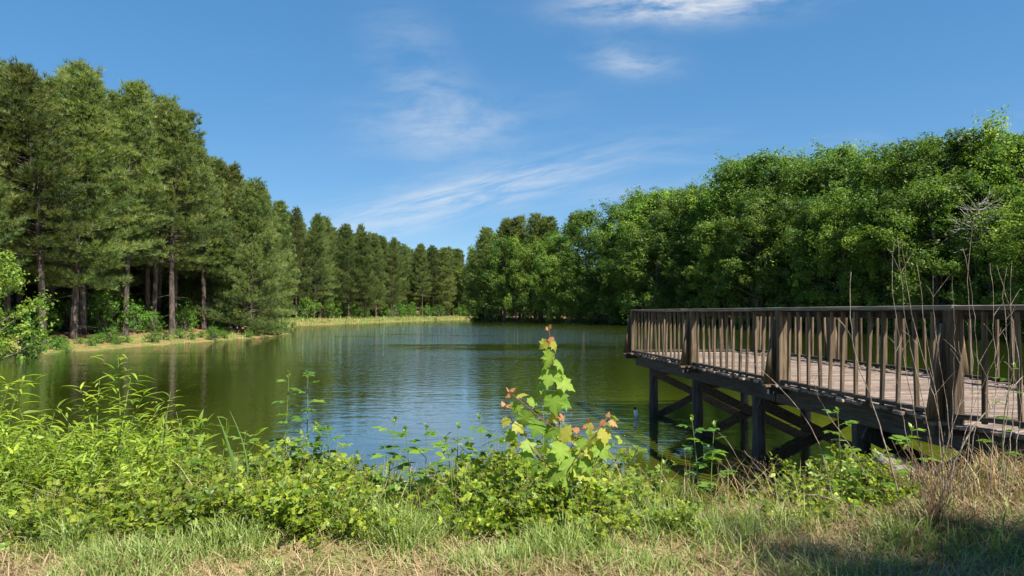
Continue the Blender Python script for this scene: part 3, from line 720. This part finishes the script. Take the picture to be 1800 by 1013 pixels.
grass_obj('dry_grass', P, nr.uniform(.04, .20, k), nr.uniform(.004, .008, k), nr.uniform(.5, 1.8, k), np.clip(nr.normal(.55, .3, k), 0, 1), 'straw', 'matted straw-coloured dry grass covering the bank beside the pier', 'dry grass')
P = near_field(16000, (.8, 5.0), (3.5, 6.6)); c = clumped(P, 2.9, 9.0); P = P[nr.random(len(P)) < .2 + .5 * sst(c, 0, .8)]; k = len(P)
grass_obj('short_grass', P, nr.uniform(.06, .22, k), nr.uniform(.006, .011, k), nr.uniform(.2, 1.0, k), np.clip(nr.normal(.5, .3, k), 0, 1), 'grass', 'short green grass sprouting through the dry grass on the right', 'grass')
P = near_field(4200, (1.9, 5.2), (4.9, 6.4)); k = len(P)
grass_obj('tall_dry_grass', P, nr.uniform(.16, .5, k) * (.5 + .5 * sst(P[:, 0], 2.4, 3.6)) * (.5 + .5 * sst(-clumped(P, 2.0, 1.0), -.4, .6)), nr.uniform(.004, .008, k), nr.uniform(.2, 1.1, k), np.clip(nr.normal(.45, .3, k), 0, 1), 'straw', 'tall tan dry grass under the near pier corner', 'dry grass')

# ------------------------------------------------------------------ bramble thicket
def bramble_proto(seed, dry=0.0):
    r = np.random.default_rng(seed); T = Geo(); C = Geo(); B = Geo(); Ps, Ds = [], []
    for k in range(30):
        a = r.uniform(0, 6.28); L = r.uniform(.6, 1.0); o = np.array([r.normal(0, .18), r.normal(0, .18), -.08]); u = np.linspace(0, 1, 7)[:, None]
        h = np.array([math.cos(a), math.sin(a), 0]); reach = r.uniform(.15, .6)
        pts = o + u * np.array([0, 0, 1.15 * L]) + u ** 2 * (h * reach - np.array([0, 0, r.uniform(0, .35) * L])) + np.cumsum(r.normal(0, .012, (7, 3)), 0)
        T.tube(pts, np.linspace(.005, .002, 7), 4)
        for q in range(int(19 * (1 - dry * .6))):
            s = r.uniform(.12, 1); p = np.array([np.interp(s, u[:, 0], pts[:, j]) for j in range(3)])
            d = unit(np.array([r.normal(), r.normal(), r.uniform(-.1, .9)])); tip = p + d * r.uniform(.04, .12)
            T.tube(np.array([p, (p + tip) / 2, tip]), .0018, 3); Ps.append(tip); Ds.append(d)
        if r.random() < .38:
            for q in range(7):
                p = pts[-1] + r.normal(0, .05, 3); B.add(p + np.array([(0, 0, .008), (.008, 0, 0), (0, .008, 0), (-.008, 0, 0), (0, -.008, 0), (0, 0, -.008)]), [(0, 1, 2), (0, 2, 3), (0, 3, 4), (0, 4, 1), (5, 2, 1), (5, 3, 2), (5, 4, 3), (5, 1, 4)])
    Ps = np.array(Ps); Ds = np.array(Ds); n = len(Ps); nrm = unit(np.array([.25, -.25, .8]) + r.normal(0, .62, (n, 3))); D = unit(Ds - nrm * (Ds * nrm).sum(1, keepdims=True)); X = np.cross(D, nrm)
    t = np.clip(r.beta(1.2, 1.4, n), 0, 1)
    for ang, sc in ((0, 1.1), (1.15, .85), (-1.15, .85)):
        C.stamp(*OVATE, Ps, D * math.cos(ang) + X * math.sin(ang) + r.normal(0, .1, (n, 3)), nrm, r.uniform(.032, .090, n) * sc, np.clip(t + r.normal(0, .1, n), 0, 1))
    return T.mesh('bramble_stems', 'green_stem'), C.mesh('bramble_leaves', 'bramble'), B.mesh('bramble_berries', 'berry')
def willow_bush_proto(seed):
    r = np.random.default_rng(seed); T = Geo(); C = Geo(); Ps, Ds = [], []
    for k in range(34):
        a = r.uniform(0, 6.28); L = r.uniform(.55, 1.0); o = np.array([r.normal(0, .2), r.normal(0, .2), -.08]); u = np.linspace(0, 1, 7)[:, None]
        h = np.array([math.cos(a), math.sin(a), 0]) * r.uniform(.05, .35)
        pts = o + u * np.array([0, 0, L]) + u ** 2 * h + np.cumsum(r.normal(0, .01, (7, 3)), 0); T.tube(pts, np.linspace(.005, .0018, 7), 4)
        for q in range(22):
            s_ = r.uniform(.1, 1); Ps.append([np.interp(s_, u[:, 0], pts[:, j]) for j in range(3)]); Ds.append(unit(np.array([r.normal(), r.normal(), r.uniform(-.1, 1.2)])))
    Ps = np.array(Ps); Ds = np.array(Ds); n = len(Ps)
    C.stamp(*ovate(.10, .04, .3), Ps, Ds, unit(np.array([.2, -.2, 1.]) + r.normal(0, .5, (n, 3))), r.uniform(.05, .16, n), np.clip(r.beta(1.0, 1.3, n), 0, 1))
    return T.mesh('willow_bush_stems', 'green_stem'), C.mesh('willow_bush_leaves', 'willow'), None
wbs = [willow_bush_proto(s) for s in (81, 82, 83)]
brs = [bramble_proto(s) for s in (61, 62, 63, 64)]; brdry = [bramble_proto(s, .8) for s in (71, 72)]
def bush(px, topy, d, proto, label, group, wide=1.0):
    x = (px - 900) / F * d; z0 = gz(x, d); top = EYE - (topy - HOR) / F * d; h = max(.3, top - z0)
    s = min(1.5, max(.62, h / .84)); t = thing('bramble_bush', label, 'bush', (x, d, min(z0 - .03, top - s * .84)), rng.uniform(0, 6.28), group)
    t.scale = (s * wide, s * wide, s)
    obj('stems', proto[0], t); tag(obj('foliage', proto[1], t), kind='stuff'); 
    if proto[2]: tag(obj('berries', proto[2], t), kind='stuff')
    return t
TOP = np.array([(-60, 800), (0, 810), (75, 810), (150, 805), (225, 800), (300, 805), (370, 815), (440, 810), (500, 800), (570, 790), (640, 835), (690, 855), (750, 860), (820, 845), (870, 800), (930, 785), (1000, 795), (1060, 825), (1110, 830), (1150, 845), (1190, 930), (1230, 850), (1290, 865), (1360, 850), (1420, 825), (1480, 795), (1560, 805), (1640, 850), (1700, 840), (1800, 850)], float)
for d0, lift, stp in ((7.2, -10, 46), (6.4, -2, 36), (5.75, 20, 34), (5.15, 52, 36)):
    px = -50 + rng.uniform(0, 30)
    while px < 1165:
        ty = np.interp(px, TOP[:, 0], TOP[:, 1]) + lift + rng.uniform(-14, 26)
        if not (1160 < px < 1215): 
            where = ('below the willow shrubs', 'around the reed blades', 'at the foot of the tallest canes', 'between tallest canes and maple', 'around the maple sapling', 'by the gap next to the pier')[int(np.searchsorted((330, 450, 620, 860, 1060), px))]
            row = {7.2: 'at the water edge', 6.4: 'on the bank slope', 5.75: 'on top of the bank', 5.15: 'bordering the grass'}[d0]
            if px < 320 and rng.random() < .62:
                wb = bush(px, ty - 26 - 40 * rng.random(), d0 + rng.uniform(-.22, .22), rng.choice(wbs), 'narrow-leaved yellow-green bush ' + row + ' ' + where, 'narrow-leaved bushes ' + row + ' ' + where, rng.uniform(.9, 1.1)); wb.name = 'willow_bush'
                px += stp * rng.uniform(.75, 1.2); continue
            bush(px, ty, d0 + rng.uniform(-.22, .22), rng.choice(brs), 'leafy green bramble bush ' + row + ' ' + where, 'bramble bushes ' + row + ' ' + where, rng.uniform(.9, 1.1))
        px += stp * rng.uniform(.75, 1.2)
for d0, lift, stp in ((6.7, -6, 46), (6.0, 16, 48), (5.4, 50, 70)):
    px = 1225
    while px < 1640:
        ty = np.interp(px, TOP[:, 0], TOP[:, 1]) + lift + rng.uniform(-14, 30)
        bush(px, ty, d0 + rng.uniform(-.2, .2), rng.choice(brdry + brs[:2]), 'sparse yellowish bramble bush in the dry grass below the pier', 'bramble bushes below the pier', rng.uniform(.8, 1.05))
        px += stp * rng.uniform(.75, 1.2)

for k in range(12):
    fx = rng.uniform(-30, 1250); fd = rng.uniform(4.8, 5.1); gx_ = (fx - 900) / F * fd; gy_ = HOR + (EYE - gz(gx_, fd) - rng.uniform(.10, .22)) / fd * F
    wd_ = bush(fx, gy_, fd, rng.choice(brs + brdry), 'small leafy weed sprouting in the grass fringe', 'small weeds in the grass fringe', .9); wd_.name = 'grass_weed'; wd_['category'] = 'weed'
    wd_.scale = (.3, .3, .3); wd_.location.z = gz(gx_, fd) - .06
bush(985, 885, 4.85, brs[2], 'small bramble bush in the grass at the foot of the maple sapling', None)
# tall grass stems growing through the thicket
P = near_field(1300, (-5.2, 1.6), (5.2, 7.2)); k = len(P)
grass_obj('tall_grass', P, nr.uniform(.3, .7, k), nr.uniform(.004, .008, k), nr.uniform(.05, .7, k), np.clip(nr.normal(.6, .3, k), 0, 1), 'grass', 'tall green grass stems growing up through the bramble thicket', 'grass')
P = near_field(1300, (-5.2, 2.6), (5.1, 7.0)); k = len(P)
grass_obj('dead_stems', P, nr.uniform(.3, .75, k), nr.uniform(.004, .007, k), nr.uniform(.2, 1.1, k), np.clip(nr.normal(.4, .3, k), 0, 1), 'straw', 'thin brown dead stems tangled in the bramble thicket', 'dry stems')
# ------------------------------------------------------------------ upright canes with separate leaves
def leaf_mesh(name, tmpl, mat, parts, tint, stem='green_stem'):
    """a compound leaf as one small mesh: parts = [(pos, dir, size)] in leaf space, +Y outward, +Z up"""
    G_ = Geo()
    P_ = np.array([p for p, d, s in parts], float); D_ = np.array([d for p, d, s in parts], float); s_ = np.array([s for p, d, s in parts], float)
    G_.stamp(*tmpl, P_, D_, np.array([0, 0, 1.]), s_, tint)
    G_.tube(np.array([(0, 0, 0), (0, P_[0][1] * .5, .003), P_[0]]), P_[0][1] * .02 + .001, 3, tint)
    return G_.mesh(name, mat)
TRI = [leaf_mesh('compound_leaf', OVATE, 'cane_leaf', [((0, .07, 0), (0, 1, -.15), .085), ((0, .05, 0), (.85, .55, -.05), .07), ((0, .05, 0), (-.85, .55, -.05), .07)], t) for t in (.1, .45, .8)]
QUIN = [leaf_mesh('compound_leaf', OVATE, 'cane_leaf', [((0, .08, 0), (0, 1, -.2), .09), ((0, .07, 0), (.7, .75, -.1), .08), ((0, .07, 0), (-.7, .75, -.1), .08), ((0, .065, 0), (1, .0, -.15), .06), ((0, .065, 0), (-1, .0, -.15), .06)], t) for t in (.2, .6)]
BUD = leaf_mesh('young_leaf', OVATE, 'cane_leaf', [((0, .01, 0), (0, 1, .1), .045), ((0, .005, 0), (.5, 1, .1), .03), ((0, .005, 0), (-.5, 1, .1), .03)], .95)
def put_leaf(me, parent, p, d, up=(0, 0, 1), s=1.0, name='leaf'):
    y = Vector(d).normalized(); x = y.cross(Vector(up)); x = x.normalized() if x.length > 1e-4 else Vector((1, 0, 0)); z = x.cross(y)
    m = Matrix((x, y, z)).transposed().to_4x4(); m.translation = Vector(p)
    o = bpy.data.objects.new(name, me); COL.objects.link(o); o.parent = parent; o.matrix_local = m @ Matrix.Scale(s, 4)
    return o
def cane(tip, base_px, d, label, group=None, gap=.11, size=1.0, start=.22, kinds=None, r0=.0065):
    tp = at(*tip, d); bx = (base_px - 900) / F * d; b = Vector((bx, d + .05, gz(bx, d) - .06))
    t = thing('bramble_cane', label, 'plant', b, 0, group); v = tp - b; L = v.length
    u = np.linspace(0, 1, 9)[:, None]; side = np.array([rng.uniform(-.04, .04), rng.uniform(-.04, .04), 0])
    pts = u * np.array(v) + np.sin(u * math.pi) * side
    G_ = Geo(); G_.tube(pts, np.linspace(r0, .0025, 9), 6); obj('stem', G_.mesh('cane_stem', 'green_stem', True), t)
    s = start; a = rng.uniform(0, 6)
    while s < .965:
        p = [np.interp(s, u[:, 0], pts[:, j]) for j in range(3)]; a += 2.4 + rng.uniform(-.4, .4)
        up = rng.uniform(.05, .55); sz = size * rng.uniform(.75, 1.15) * (1.0 if s < .8 else .72)
        put_leaf(rng.choice((kinds or TRI + QUIN)), t, p, (math.cos(a), math.sin(a), up), s=sz)
        s += gap / L * rng.uniform(.7, 1.25)
    for q in range(4):
        a += 1.6; put_leaf(BUD, t, pts[-1] - np.array(v) * .012 * q, (math.cos(a) * .8, math.sin(a) * .8, 1), s=rng.uniform(.6, 1.0))
    return t
CAN = [((508, 655), 478, 6.3, 'tall cane with toothed leaves, left one of the tallest pair above the thicket'),
    ((541, 655), 530, 6.3, 'tall cane with toothed leaves, right one of the tallest pair above the thicket'),
    ((541, 770), 520, 6.1, 'short leafy cane at the foot of the tallest pair of canes'),
    ((575, 752), 590, 6.2, 'leafy cane just right of the tallest pair of canes'),
    ((350, 740), 285, 6.0, 'pale cane leaning to the right beside the willow shrub'),
    ((695, 738), 672, 5.6, 'slanting pale cane leaning right over the bright water reflection'),
    ((712, 756), 714, 5.4, 'dark straight cane with few leaves beside the slanting pale cane'),
    ((750, 750), 748, 5.4, 'dark straight cane with bare lower stem in the middle of the thicket'),
    ((783, 772), 800, 5.6, 'cane with broad leaf pair leaning left near the maple sapling'),
    ((806, 748), 806, 5.9, 'thin upright cane with small leaves near the maple sapling'),
    ((843, 730), 842, 6.1, 'thin cane with a pale tip immediately left of the maple sapling'),
    ((1216, 735), 1232, 6.1, 'cane with reddish berries standing in front of the second pile'),
    ((1256, 745), 1252, 6.0, 'cane with leafy top standing between the second and third piles'),
    ((1168, 815), 1150, 5.9, 'low arching cane with broad leaves left of the outer piles gap'),
    ((1472, 722), 1478, 5.8, 'cane with bright tuft top in front of the pier stringer'),
    ((1602, 752), 1590, 5.7, 'cane with bright tuft top beside the dry stalks'),
    ((1545, 800), 1535, 5.6, 'short yellow-green cane under the near pier corner'),
    ((432, 760), 425, 6.2, 'bushy cane between the reed blades and the tallest pair of canes')]
for tip, bpx, d, lb in CAN: cane(tip, bpx, d, lb, gap=.06 if 'bushy' in lb or 'leafy' in lb else .085, start=.15, size=rng.uniform(1.25, 1.65))
tt = cane((1784, 640), 1775, 5.5, 'leafy green stem growing up through the dry stalks by the railing', gap=.10, start=.3)

# ------------------------------------------------------------------ willow shrubs on the left
WL = [mesh('willow_leaf', WILLOW[0] * np.array([1, 1, 1]), WILLOW[1], 'willow', np.full(len(WILLOW[0]), t)) for t in (.1, .35, .65, .95)]
def willow(px, d, tips, label, nleaf=34):
    nleaf = int(nleaf * 1.2)
    bx = (px - 900) / F * d; b = Vector((bx, d, gz(bx, d) - .05)); t = thing('willow_shrub', label, 'shrub', b)
    for tx, ty, dd in tips:
        tp = np.array(at(tx, ty, d + dd) - b); u = np.linspace(0, 1, 9)[:, None]; o = np.array([rng.uniform(-.12, .12), rng.uniform(-.1, .1), 0])
        ctl = np.array([tp[0] * .25 + o[0], tp[1] * .3 + o[1], tp[2] * .62]); pts = (1 - u) ** 2 * o + 2 * u * (1 - u) * ctl + u ** 2 * tp
        G_ = Geo(); G_.tube(pts, np.linspace(.009, .002, 9), 5); st = obj('stem', G_.mesh('willow_stem', 'green_stem', True), t)
        a = rng.uniform(0, 6)
        for k in range(nleaf):
            s = .22 + .78 * (k + .5) / nleaf; p = [np.interp(s, u[:, 0], pts[:, j]) for j in range(3)]; a += 2.4 + rng.uniform(-.5, .5)
            p = np.array(p) + np.array([math.cos(a), math.sin(a), .2]) * rng.choice((0, 0, .05, .1)) 
            put_leaf(rng.choice(WL), st, p, (math.cos(a), math.sin(a), rng.uniform(-.1, 1.0)), s=rng.uniform(.10, .18))
willow(190, 5.9, [(207, 622, 0), (175, 668, .2), (140, 680, -.1), (232, 655, .1), (255, 690, 0), (100, 715, .1), (120, 750, -.3), (290, 705, .1), (60, 740, 0), (215, 740, -.4), (160, 790, -.45), (270, 770, -.3)], 'yellow-green willow shrub with the highest tip on the left of the bank', 38)
willow(-20, 5.7, [(20, 668, 0), (45, 660, .1), (-15, 690, 0), (5, 730, -.2), (52, 745, -.2), (30, 790, -.35), (-30, 720, .2)], 'yellow-green willow shrub with drooping tip cut by the left picture edge'.replace(' cut by the left picture edge', ' left of the tallest willow'), 36)
willow(100, 5.5, [(75, 790, 0), (110, 770, .1), (140, 810, -.1), (60, 830, 0), (180, 830, 0)], 'low willow shrub filling the gap between two taller willows', 30)
willow(300, 6.1, [(300, 690, 0), (318, 735, .1), (280, 760, -.1), (335, 770, 0), (260, 800, -.1)], 'small willow shrub on the water side of the tallest willow', 24)

# ------------------------------------------------------------------ maple sapling
ML = {k: [mesh('maple_leaf', MAPLE[0] * np.array([1, 1, 1 + c]), MAPLE[1], m, np.clip(MTINT * .8 + t, 0, 1)) for t, c in ((.05, 0), (.3, .6), (.5, -.5), (.2, 1.2))] for k, m in (('g', 'maple'), ('y', 'maple_yellow'), ('r', 'maple_red'))}
dM = 5.0; bM = Vector((at(982, 900, dM).x, dM, gz(at(982, 900, dM).x, dM) - .05))
mp = thing('maple_sapling', 'red maple sapling with lobed green leaves and orange new leaves at tips', 'sapling', bM)
def mloc(px, py, dd=0.0): return np.array(at(px, py, dM + dd) - bM)
def mstem(P_, r0, r1):
    P_ = np.array(P_); t0 = np.linspace(0, 1, len(P_)); u = np.linspace(0, 1, 12)
    pts = np.stack([np.interp(u, t0, P_[:, j]) for j in range(3)], 1); G_ = Geo(); G_.tube(pts, np.linspace(r0, r1, 12), 6)
    return obj('stem', G_.mesh('maple_stem', 'red_stem', True), mp)
main = mstem([(0, 0, 0), mloc(986, 800), mloc(982, 720), mloc(972, 640), mloc(965, 580)], .008, .003)
brl1 = mstem([mloc(984, 760), mloc(950, 735, -.05), mloc(915, 705, -.1), mloc(895, 690, -.1)], .004, .002)
brl2 = mstem([mloc(985, 840), mloc(945, 800, -.05), mloc(905, 750, .05), mloc(888, 715, .05)], .004, .002)
brr1 = mstem([mloc(986, 850), mloc(1015, 800, -.08), mloc(1045, 765, -.1), mloc(1068, 735, -.1)], .004, .002)
brr2 = mstem([mloc(986, 820), mloc(1005, 785, .1), mloc(1020, 760, .1), mloc(1035, 745, .1)], .004, .002)
# (stem, attach px,py, tip px,py, length in metres, kind, depth lean)
LV = [(main, 965, 580, 968, 568, .05, 'r', -.3), (main, 965, 582, 960, 572, .05, 'r', .3), (main, 966, 590, 972, 602, .09, 'r', -.4), (main, 966, 595, 958, 615, .09, 'r', -.2),
    (main, 966, 598, 950, 612, .10, 'y', -.3), (main, 967, 598, 984, 616, .10, 'y', -.3), (main, 968, 612, 968, 640, .15, 'g', -.9), (main, 969, 622, 948, 640, .10, 'y', .6),
    (main, 970, 630, 1004, 655, .16, 'g', -.4), (main, 971, 636, 945, 650, .13, 'g', -.2), (main, 972, 645, 962, 672, .17, 'g', -.9), (main, 973, 648, 984, 668, .14, 'g', -.7),
    (main, 974, 664, 925, 685, .19, 'g', .3), (main, 974, 664, 1030, 694, .19, 'g', -.2), (main, 975, 672, 990, 690, .14, 'y', .7), (main, 976, 682, 974, 716, .20, 'g', -1.0),
    (main, 978, 700, 1005, 712, .16, 'g', .5), (main, 979, 705, 955, 720, .14, 'g', .6), (main, 981, 725, 996, 740, .10, 'r', -.6), (main, 981, 728, 966, 742, .09, 'y', -.4),
    (main, 982, 745, 955, 770, .15, 'g', -.3), (main, 983, 752, 1010, 775, .16, 'y', -.3), (main, 984, 770, 985, 805, .19, 'g', -1.0), (main, 985, 790, 955, 815, .17, 'g', -.4),
    (main, 986, 800, 1020, 830, .18, 'g', -.4), (main, 986, 820, 960, 850, .17, 'g', -.8), (main, 986, 830, 1010, 865, .17, 'g', -.7),
    (brl1, 896, 691, 890, 680, .07, 'r', -.3), (brl1, 896, 691, 906, 676, .07, 'r', .3), (brl1, 898, 692, 884, 702, .07, 'r', -.4), (brl1, 905, 698, 918, 694, .10, 'y', -.6), (brl1, 912, 703, 905, 728, .12, 'g', -.5),
    (brl1, 925, 712, 948, 700, .12, 'g', .4), (brl1, 930, 718, 920, 745, .15, 'g', -.5), (brl1, 950, 735, 938, 765, .15, 'g', -.7),
    (brl2, 888, 716, 882, 706, .07, 'r', 0), (brl2, 889, 718, 898, 708, .06, 'r', .2), (brl2, 895, 732, 882, 752, .10, 'y', -.5), (brl2, 900, 742, 918, 752, .11, 'y', -.5), (brl2, 908, 755, 890, 775, .13, 'g', -.3),
    (brl2, 920, 770, 938, 795, .14, 'g', -.6), (brl2, 935, 790, 912, 815, .14, 'g', -.5), (brl2, 950, 805, 930, 835, .15, 'g', -.5),
    (brr1, 1068, 736, 1071, 722, .06, 'r', 0), (brr1, 1067, 738, 1054, 746, .09, 'r', -.3), (brr1, 1068, 738, 1088, 750, .11, 'r', -.3), (brr1, 1060, 748, 1064, 785, .15, 'y', -.8), (brr1, 1050, 760, 1030, 780, .14, 'y', -.5),
    (brr1, 1045, 768, 1072, 815, .19, 'g', -.3), (brr1, 1035, 780, 1040, 805, .15, 'y', -.7), (brr1, 1020, 800, 1050, 835, .18, 'g', -.4), (brr1, 1010, 812, 1000, 845, .16, 'g', -.6), (brr1, 1005, 818, 1078, 862, .17, 'y', -.3),
    (brr2, 1035, 746, 1034, 738, .06, 'r', 0), (brr2, 1034, 748, 1022, 752, .07, 'r', -.3), (brr2, 1035, 748, 1046, 754, .07, 'r', -.3), (brr2, 1022, 760, 1005, 752, .11, 'r', .2), (brr2, 1018, 768, 1030, 795, .12, 'g', -.5)]
for st, ax, ay, tx, ty, L, kd, dep in LV:
    p = mloc(ax, ay); tgt = mloc(tx, ty); d = tgt - p; d = d / max(np.linalg.norm(d), 1e-6); d = d + np.array([0, dep * .6, 0]); d /= np.linalg.norm(d)
    # leaf face turned up and to the light, blades hang from a short petiole
    pet = p + d * L * .18
    up = np.array([rng.uniform(-.7, .9), -.55 + rng.uniform(-.5, .4), .75])
    put_leaf(rng.choice(ML[kd]), st, pet, d, up, L * rng.uniform(.70, .90) * (.75 if kd == 'r' else 1))
    
# ------------------------------------------------------------------ reed blades
def reed(base_px, tip, d, label, w=.022, bend=.1):
    bx = (base_px - 900) / F * d; b = Vector((bx, d, gz(bx, d) - .05)); tp = np.array(at(*tip, d) - b); u = np.linspace(0, 1, 9)[:, None]
    side = np.array([1, 0, 0.]) if abs(tp[0]) < .3 else np.array([.4, .9, 0])
    c = u * np.array([0, 0, tp[2]]) * (2 - u) ** .0 + u ** 2 * np.array([tp[0], tp[1], 0]) + np.sin(u * math.pi) * np.array([bend, 0, 0])
    ww = (w * (1 - u ** 3) * .5 + .0005); V = np.concatenate([c - side * ww, c + np.array([0, -.004, 0]), c + side * ww]); k = 9
    Fc = [(i, i + 1, k + i + 1, k + i) for i in range(8)] + [(k + i, k + i + 1, 2 * k + i + 1, 2 * k + i) for i in range(8)]
    tag(obj('reed_blade', mesh('reed_blade', V, [Fc], 'reed', np.full(len(V), rng.uniform(.2, .9)), True), None, b), label, 'reed')
reed(424, (382, 730), 5.7, 'broad reed blade curving left above the bramble thicket', .04, .0)
reed(418, (404, 722), 5.8, 'narrow upright reed blade beside the broad curved blade', .018)
reed(386, (408, 815), 5.4, 'short broad reed blade leaning right in front of the thicket', .03, .02)
reed(105, (133, 835), 5.2, 'long narrow reed blade leaning right among the willows', .016, .02)
reed(120, (165, 862), 5.15, 'reed blade with bent tip beside the long narrow blade', .018, -.02)
reed(48, (12, 888), 5.1, 'dark reed blade bending left at the foot of the willow', .018)
reed(488, (490, 790), 5.9, 'slender reed blade in front of the tallest canes', .016)
reed(1127, (1135, 905), 4.7, 'stout grass blade standing alone right of the maple sapling', .016)

# ------------------------------------------------------------------ dry stalks by the railing
def stalk(P_, r0, label, group, mat='dry_stem', twigs=0, name='dry_stalk'):
    P_ = np.array([np.array(at(*p)) for p in P_]); b = P_[0].copy(); b[2] = gz(b[0], b[1]) - .05; P_[0] = b; t0 = np.concatenate([[0], np.cumsum(np.linalg.norm(np.diff(P_, axis=0), axis=1))]); t0 /= t0[-1]
    # smooth through the points
    u = np.linspace(0, 1, 24); pts = np.stack([np.interp(u, t0, P_[:, j]) for j in range(3)], 1)
    for _ in range(5): pts[1:-1] = (pts[:-2] + 2 * pts[1:-1] + pts[2:]) / 4
    pts[1:-1] += np.array([[rng.uniform(-.006, .006) for _ in range(3)] for _ in range(22)])
    pts -= b; t = thing(name, label, 'dry plant', b, 0, group)
    G_ = Geo(); G_.tube(pts, np.linspace(r0, r0 * .35, 24), 5); obj('stem', G_.mesh('stalk', mat, True), t)
    for k in range(twigs):
        i = rng.randrange(10, 23); a = rng.choice((-1, 1)); L = rng.uniform(.06, .22); v = np.linspace(0, 1, 5)[:, None]
        q = pts[i] + v * np.array([a * L * rng.uniform(.4, 1), rng.uniform(-.05, .05), L]) + np.sin(v * 3) * .01
        G_ = Geo(); G_.tube(q, np.linspace(r0 * .5, r0 * .2, 5), 4); obj('twig', G_.mesh('stalk_twig', mat, True), t)
LB = 'thin bare dry stalk standing in front of the pier railing'; GR = 'dry stalks at the pier corner'
for P_, r0, tw in (
    ([(1592, 905, 5.3), (1545, 740, 5.3), (1497, 610, 5.3), (1493, 520, 5.3), (1496, 478, 5.3)], .0065, 2),
    ([(1640, 900, 5.2), (1610, 740, 5.2), (1575, 560, 5.2), (1563, 470, 5.2), (1572, 425, 5.2)], .004, 1),
    ([(1650, 900, 5.2), (1630, 740, 5.2), (1590, 560, 5.2), (1578, 430, 5.2), (1577, 415, 5.2)], .0042, 2),
    ([(1655, 890, 5.1), (1660, 760, 5.1), (1610, 590, 5.1), (1588, 470, 5.1), (1585, 422, 5.1)], .0042, 2),
    ([(1660, 890, 5.2), (1650, 720, 5.2), (1625, 580, 5.2), (1618, 500, 5.2), (1611, 462, 5.2)], .004, 1),
    ([(1665, 890, 5.3), (1668, 720, 5.3), (1645, 600, 5.3), (1638, 510, 5.3), (1640, 485, 5.3)], .0038, 2),
    ([(1670, 890, 5.2), (1676, 700, 5.2), (1678, 560, 5.2), (1673, 500, 5.2), (1674, 485, 5.2)], .0035, 0),
    ([(1690, 890, 5.2), (1712, 700, 5.2), (1705, 560, 5.2), (1698, 480, 5.2), (1712, 380, 5.2)], .004, 1),
    ([(1690, 880, 5.1), (1722, 700, 5.1), (1716, 590, 5.1), (1708, 500, 5.1), (1692, 435, 5.1)], .0036, 2),
    ([(1735, 880, 5.2), (1752, 700, 5.2), (1745, 560, 5.2), (1748, 500, 5.2), (1740, 462, 5.2)], .0045, 4),
    ([(1750, 880, 5.2), (1775, 700, 5.2), (1768, 560, 5.2), (1758, 510, 5.2), (1770, 470, 5.2)], .0045, 4),
    ([(1760, 880, 5.1), (1785, 700, 5.1), (1778, 590, 5.1), (1776, 500, 5.1), (1779, 458, 5.1)], .0045, 3),
    ([(1770, 890, 5.0), (1796, 720, 5.0), (1788, 600, 5.0), (1768, 520, 5.0), (1752, 466, 5.0)], .004, 3),
    ([(1640, 890, 5.1), (1600, 800, 5.1), (1580, 700, 5.1), (1572, 640, 5.1), (1574, 575, 5.1)], .0035, 2),
    ([(1630, 890, 5.0), (1665, 780, 5.0), (1695, 690, 5.0), (1690, 640, 5.0), (1685, 600, 5.0)], .0035, 3),
    ([(1655, 890, 5.1), (1690, 780, 5.1), (1720, 690, 5.1), (1748, 640, 5.1), (1760, 575, 5.1)], .0035, 3)):
    stalk(P_, r0, LB, GR, twigs=tw)
stalk([(1640, 905, 4.9), (1672, 822, 4.9), (1712, 745, 4.9), (1760, 700, 4.9), (1798, 662, 4.9)], .009, 'thick pale dead branch slanting up to the right by the pier corner', None, name='dead_branch', twigs=3)
for P_, r0, lb in (([(1475, 880, 5.6), (1440, 770, 5.6), (1385, 695, 5.6), (1330, 640, 5.6), (1287, 614, 5.6)], .005, 'pale arching dry cane reaching farthest out across the railing'),
    ([(1560, 890, 5.5), (1500, 790, 5.5), (1450, 725, 5.5), (1430, 680, 5.5), (1424, 628, 5.5)], .005, 'pale dry cane arching left in front of the stringer beside the farthest one'),
    ([(1350, 920, 5.2), (1330, 870, 5.2), (1310, 830, 5.2), (1296, 800, 5.2), (1288, 790, 5.2)], .004, 'short dry stick leaning left in front of the third pile'),
    ([(1520, 930, 4.9), (1480, 880, 4.9), (1440, 870, 4.9), (1370, 864, 4.9), (1302, 860, 4.9)], .004, 'dry stem lying nearly level across the weeds'),
    ([(1420, 945, 4.7), (1380, 880, 5.0), (1345, 835, 5.1), (1325, 815, 5.1), (1308, 792, 5.1)], .004, 'dry stick crossing the short leaning stick')):
    stalk(P_, r0, lb, None, twigs=1)
# tangle of brown vines
vt = thing('dry_vine_clump', 'brown tangled bundle of dead vines at the pier corner', 'dry plant', (at(1645, 920, 4.75).x, 4.75, gz(at(1645, 920, 4.75).x, 4.75)))
for k in range(70):
    r0 = rng.uniform(.0012, .003); base = np.array([rng.gauss(0, .04), rng.gauss(0, .04), -.03]); tp = np.array([rng.gauss(-.02, .16), rng.gauss(.1, .14), rng.uniform(.3, .62)])
    if k > 45: tp = np.array([rng.uniform(.1, .5), rng.uniform(-.3, .05), rng.uniform(-.02, .08)])
    u = np.linspace(0, 1, 9)[:, None]; ctl = base * .5 + np.array([rng.gauss(0, .05), rng.gauss(0, .05), .25 if k < 46 else .12])
    pts = (1 - u) ** 2 * base + 2 * u * (1 - u) * ctl + u ** 2 * tp + np.array([[rng.gauss(0, .008) for _ in range(3)] for _ in range(9)])
    G_ = Geo(); G_.tube(pts, r0, 4); obj('vine', G_.mesh('vine', 'brown_vine', True), vt)
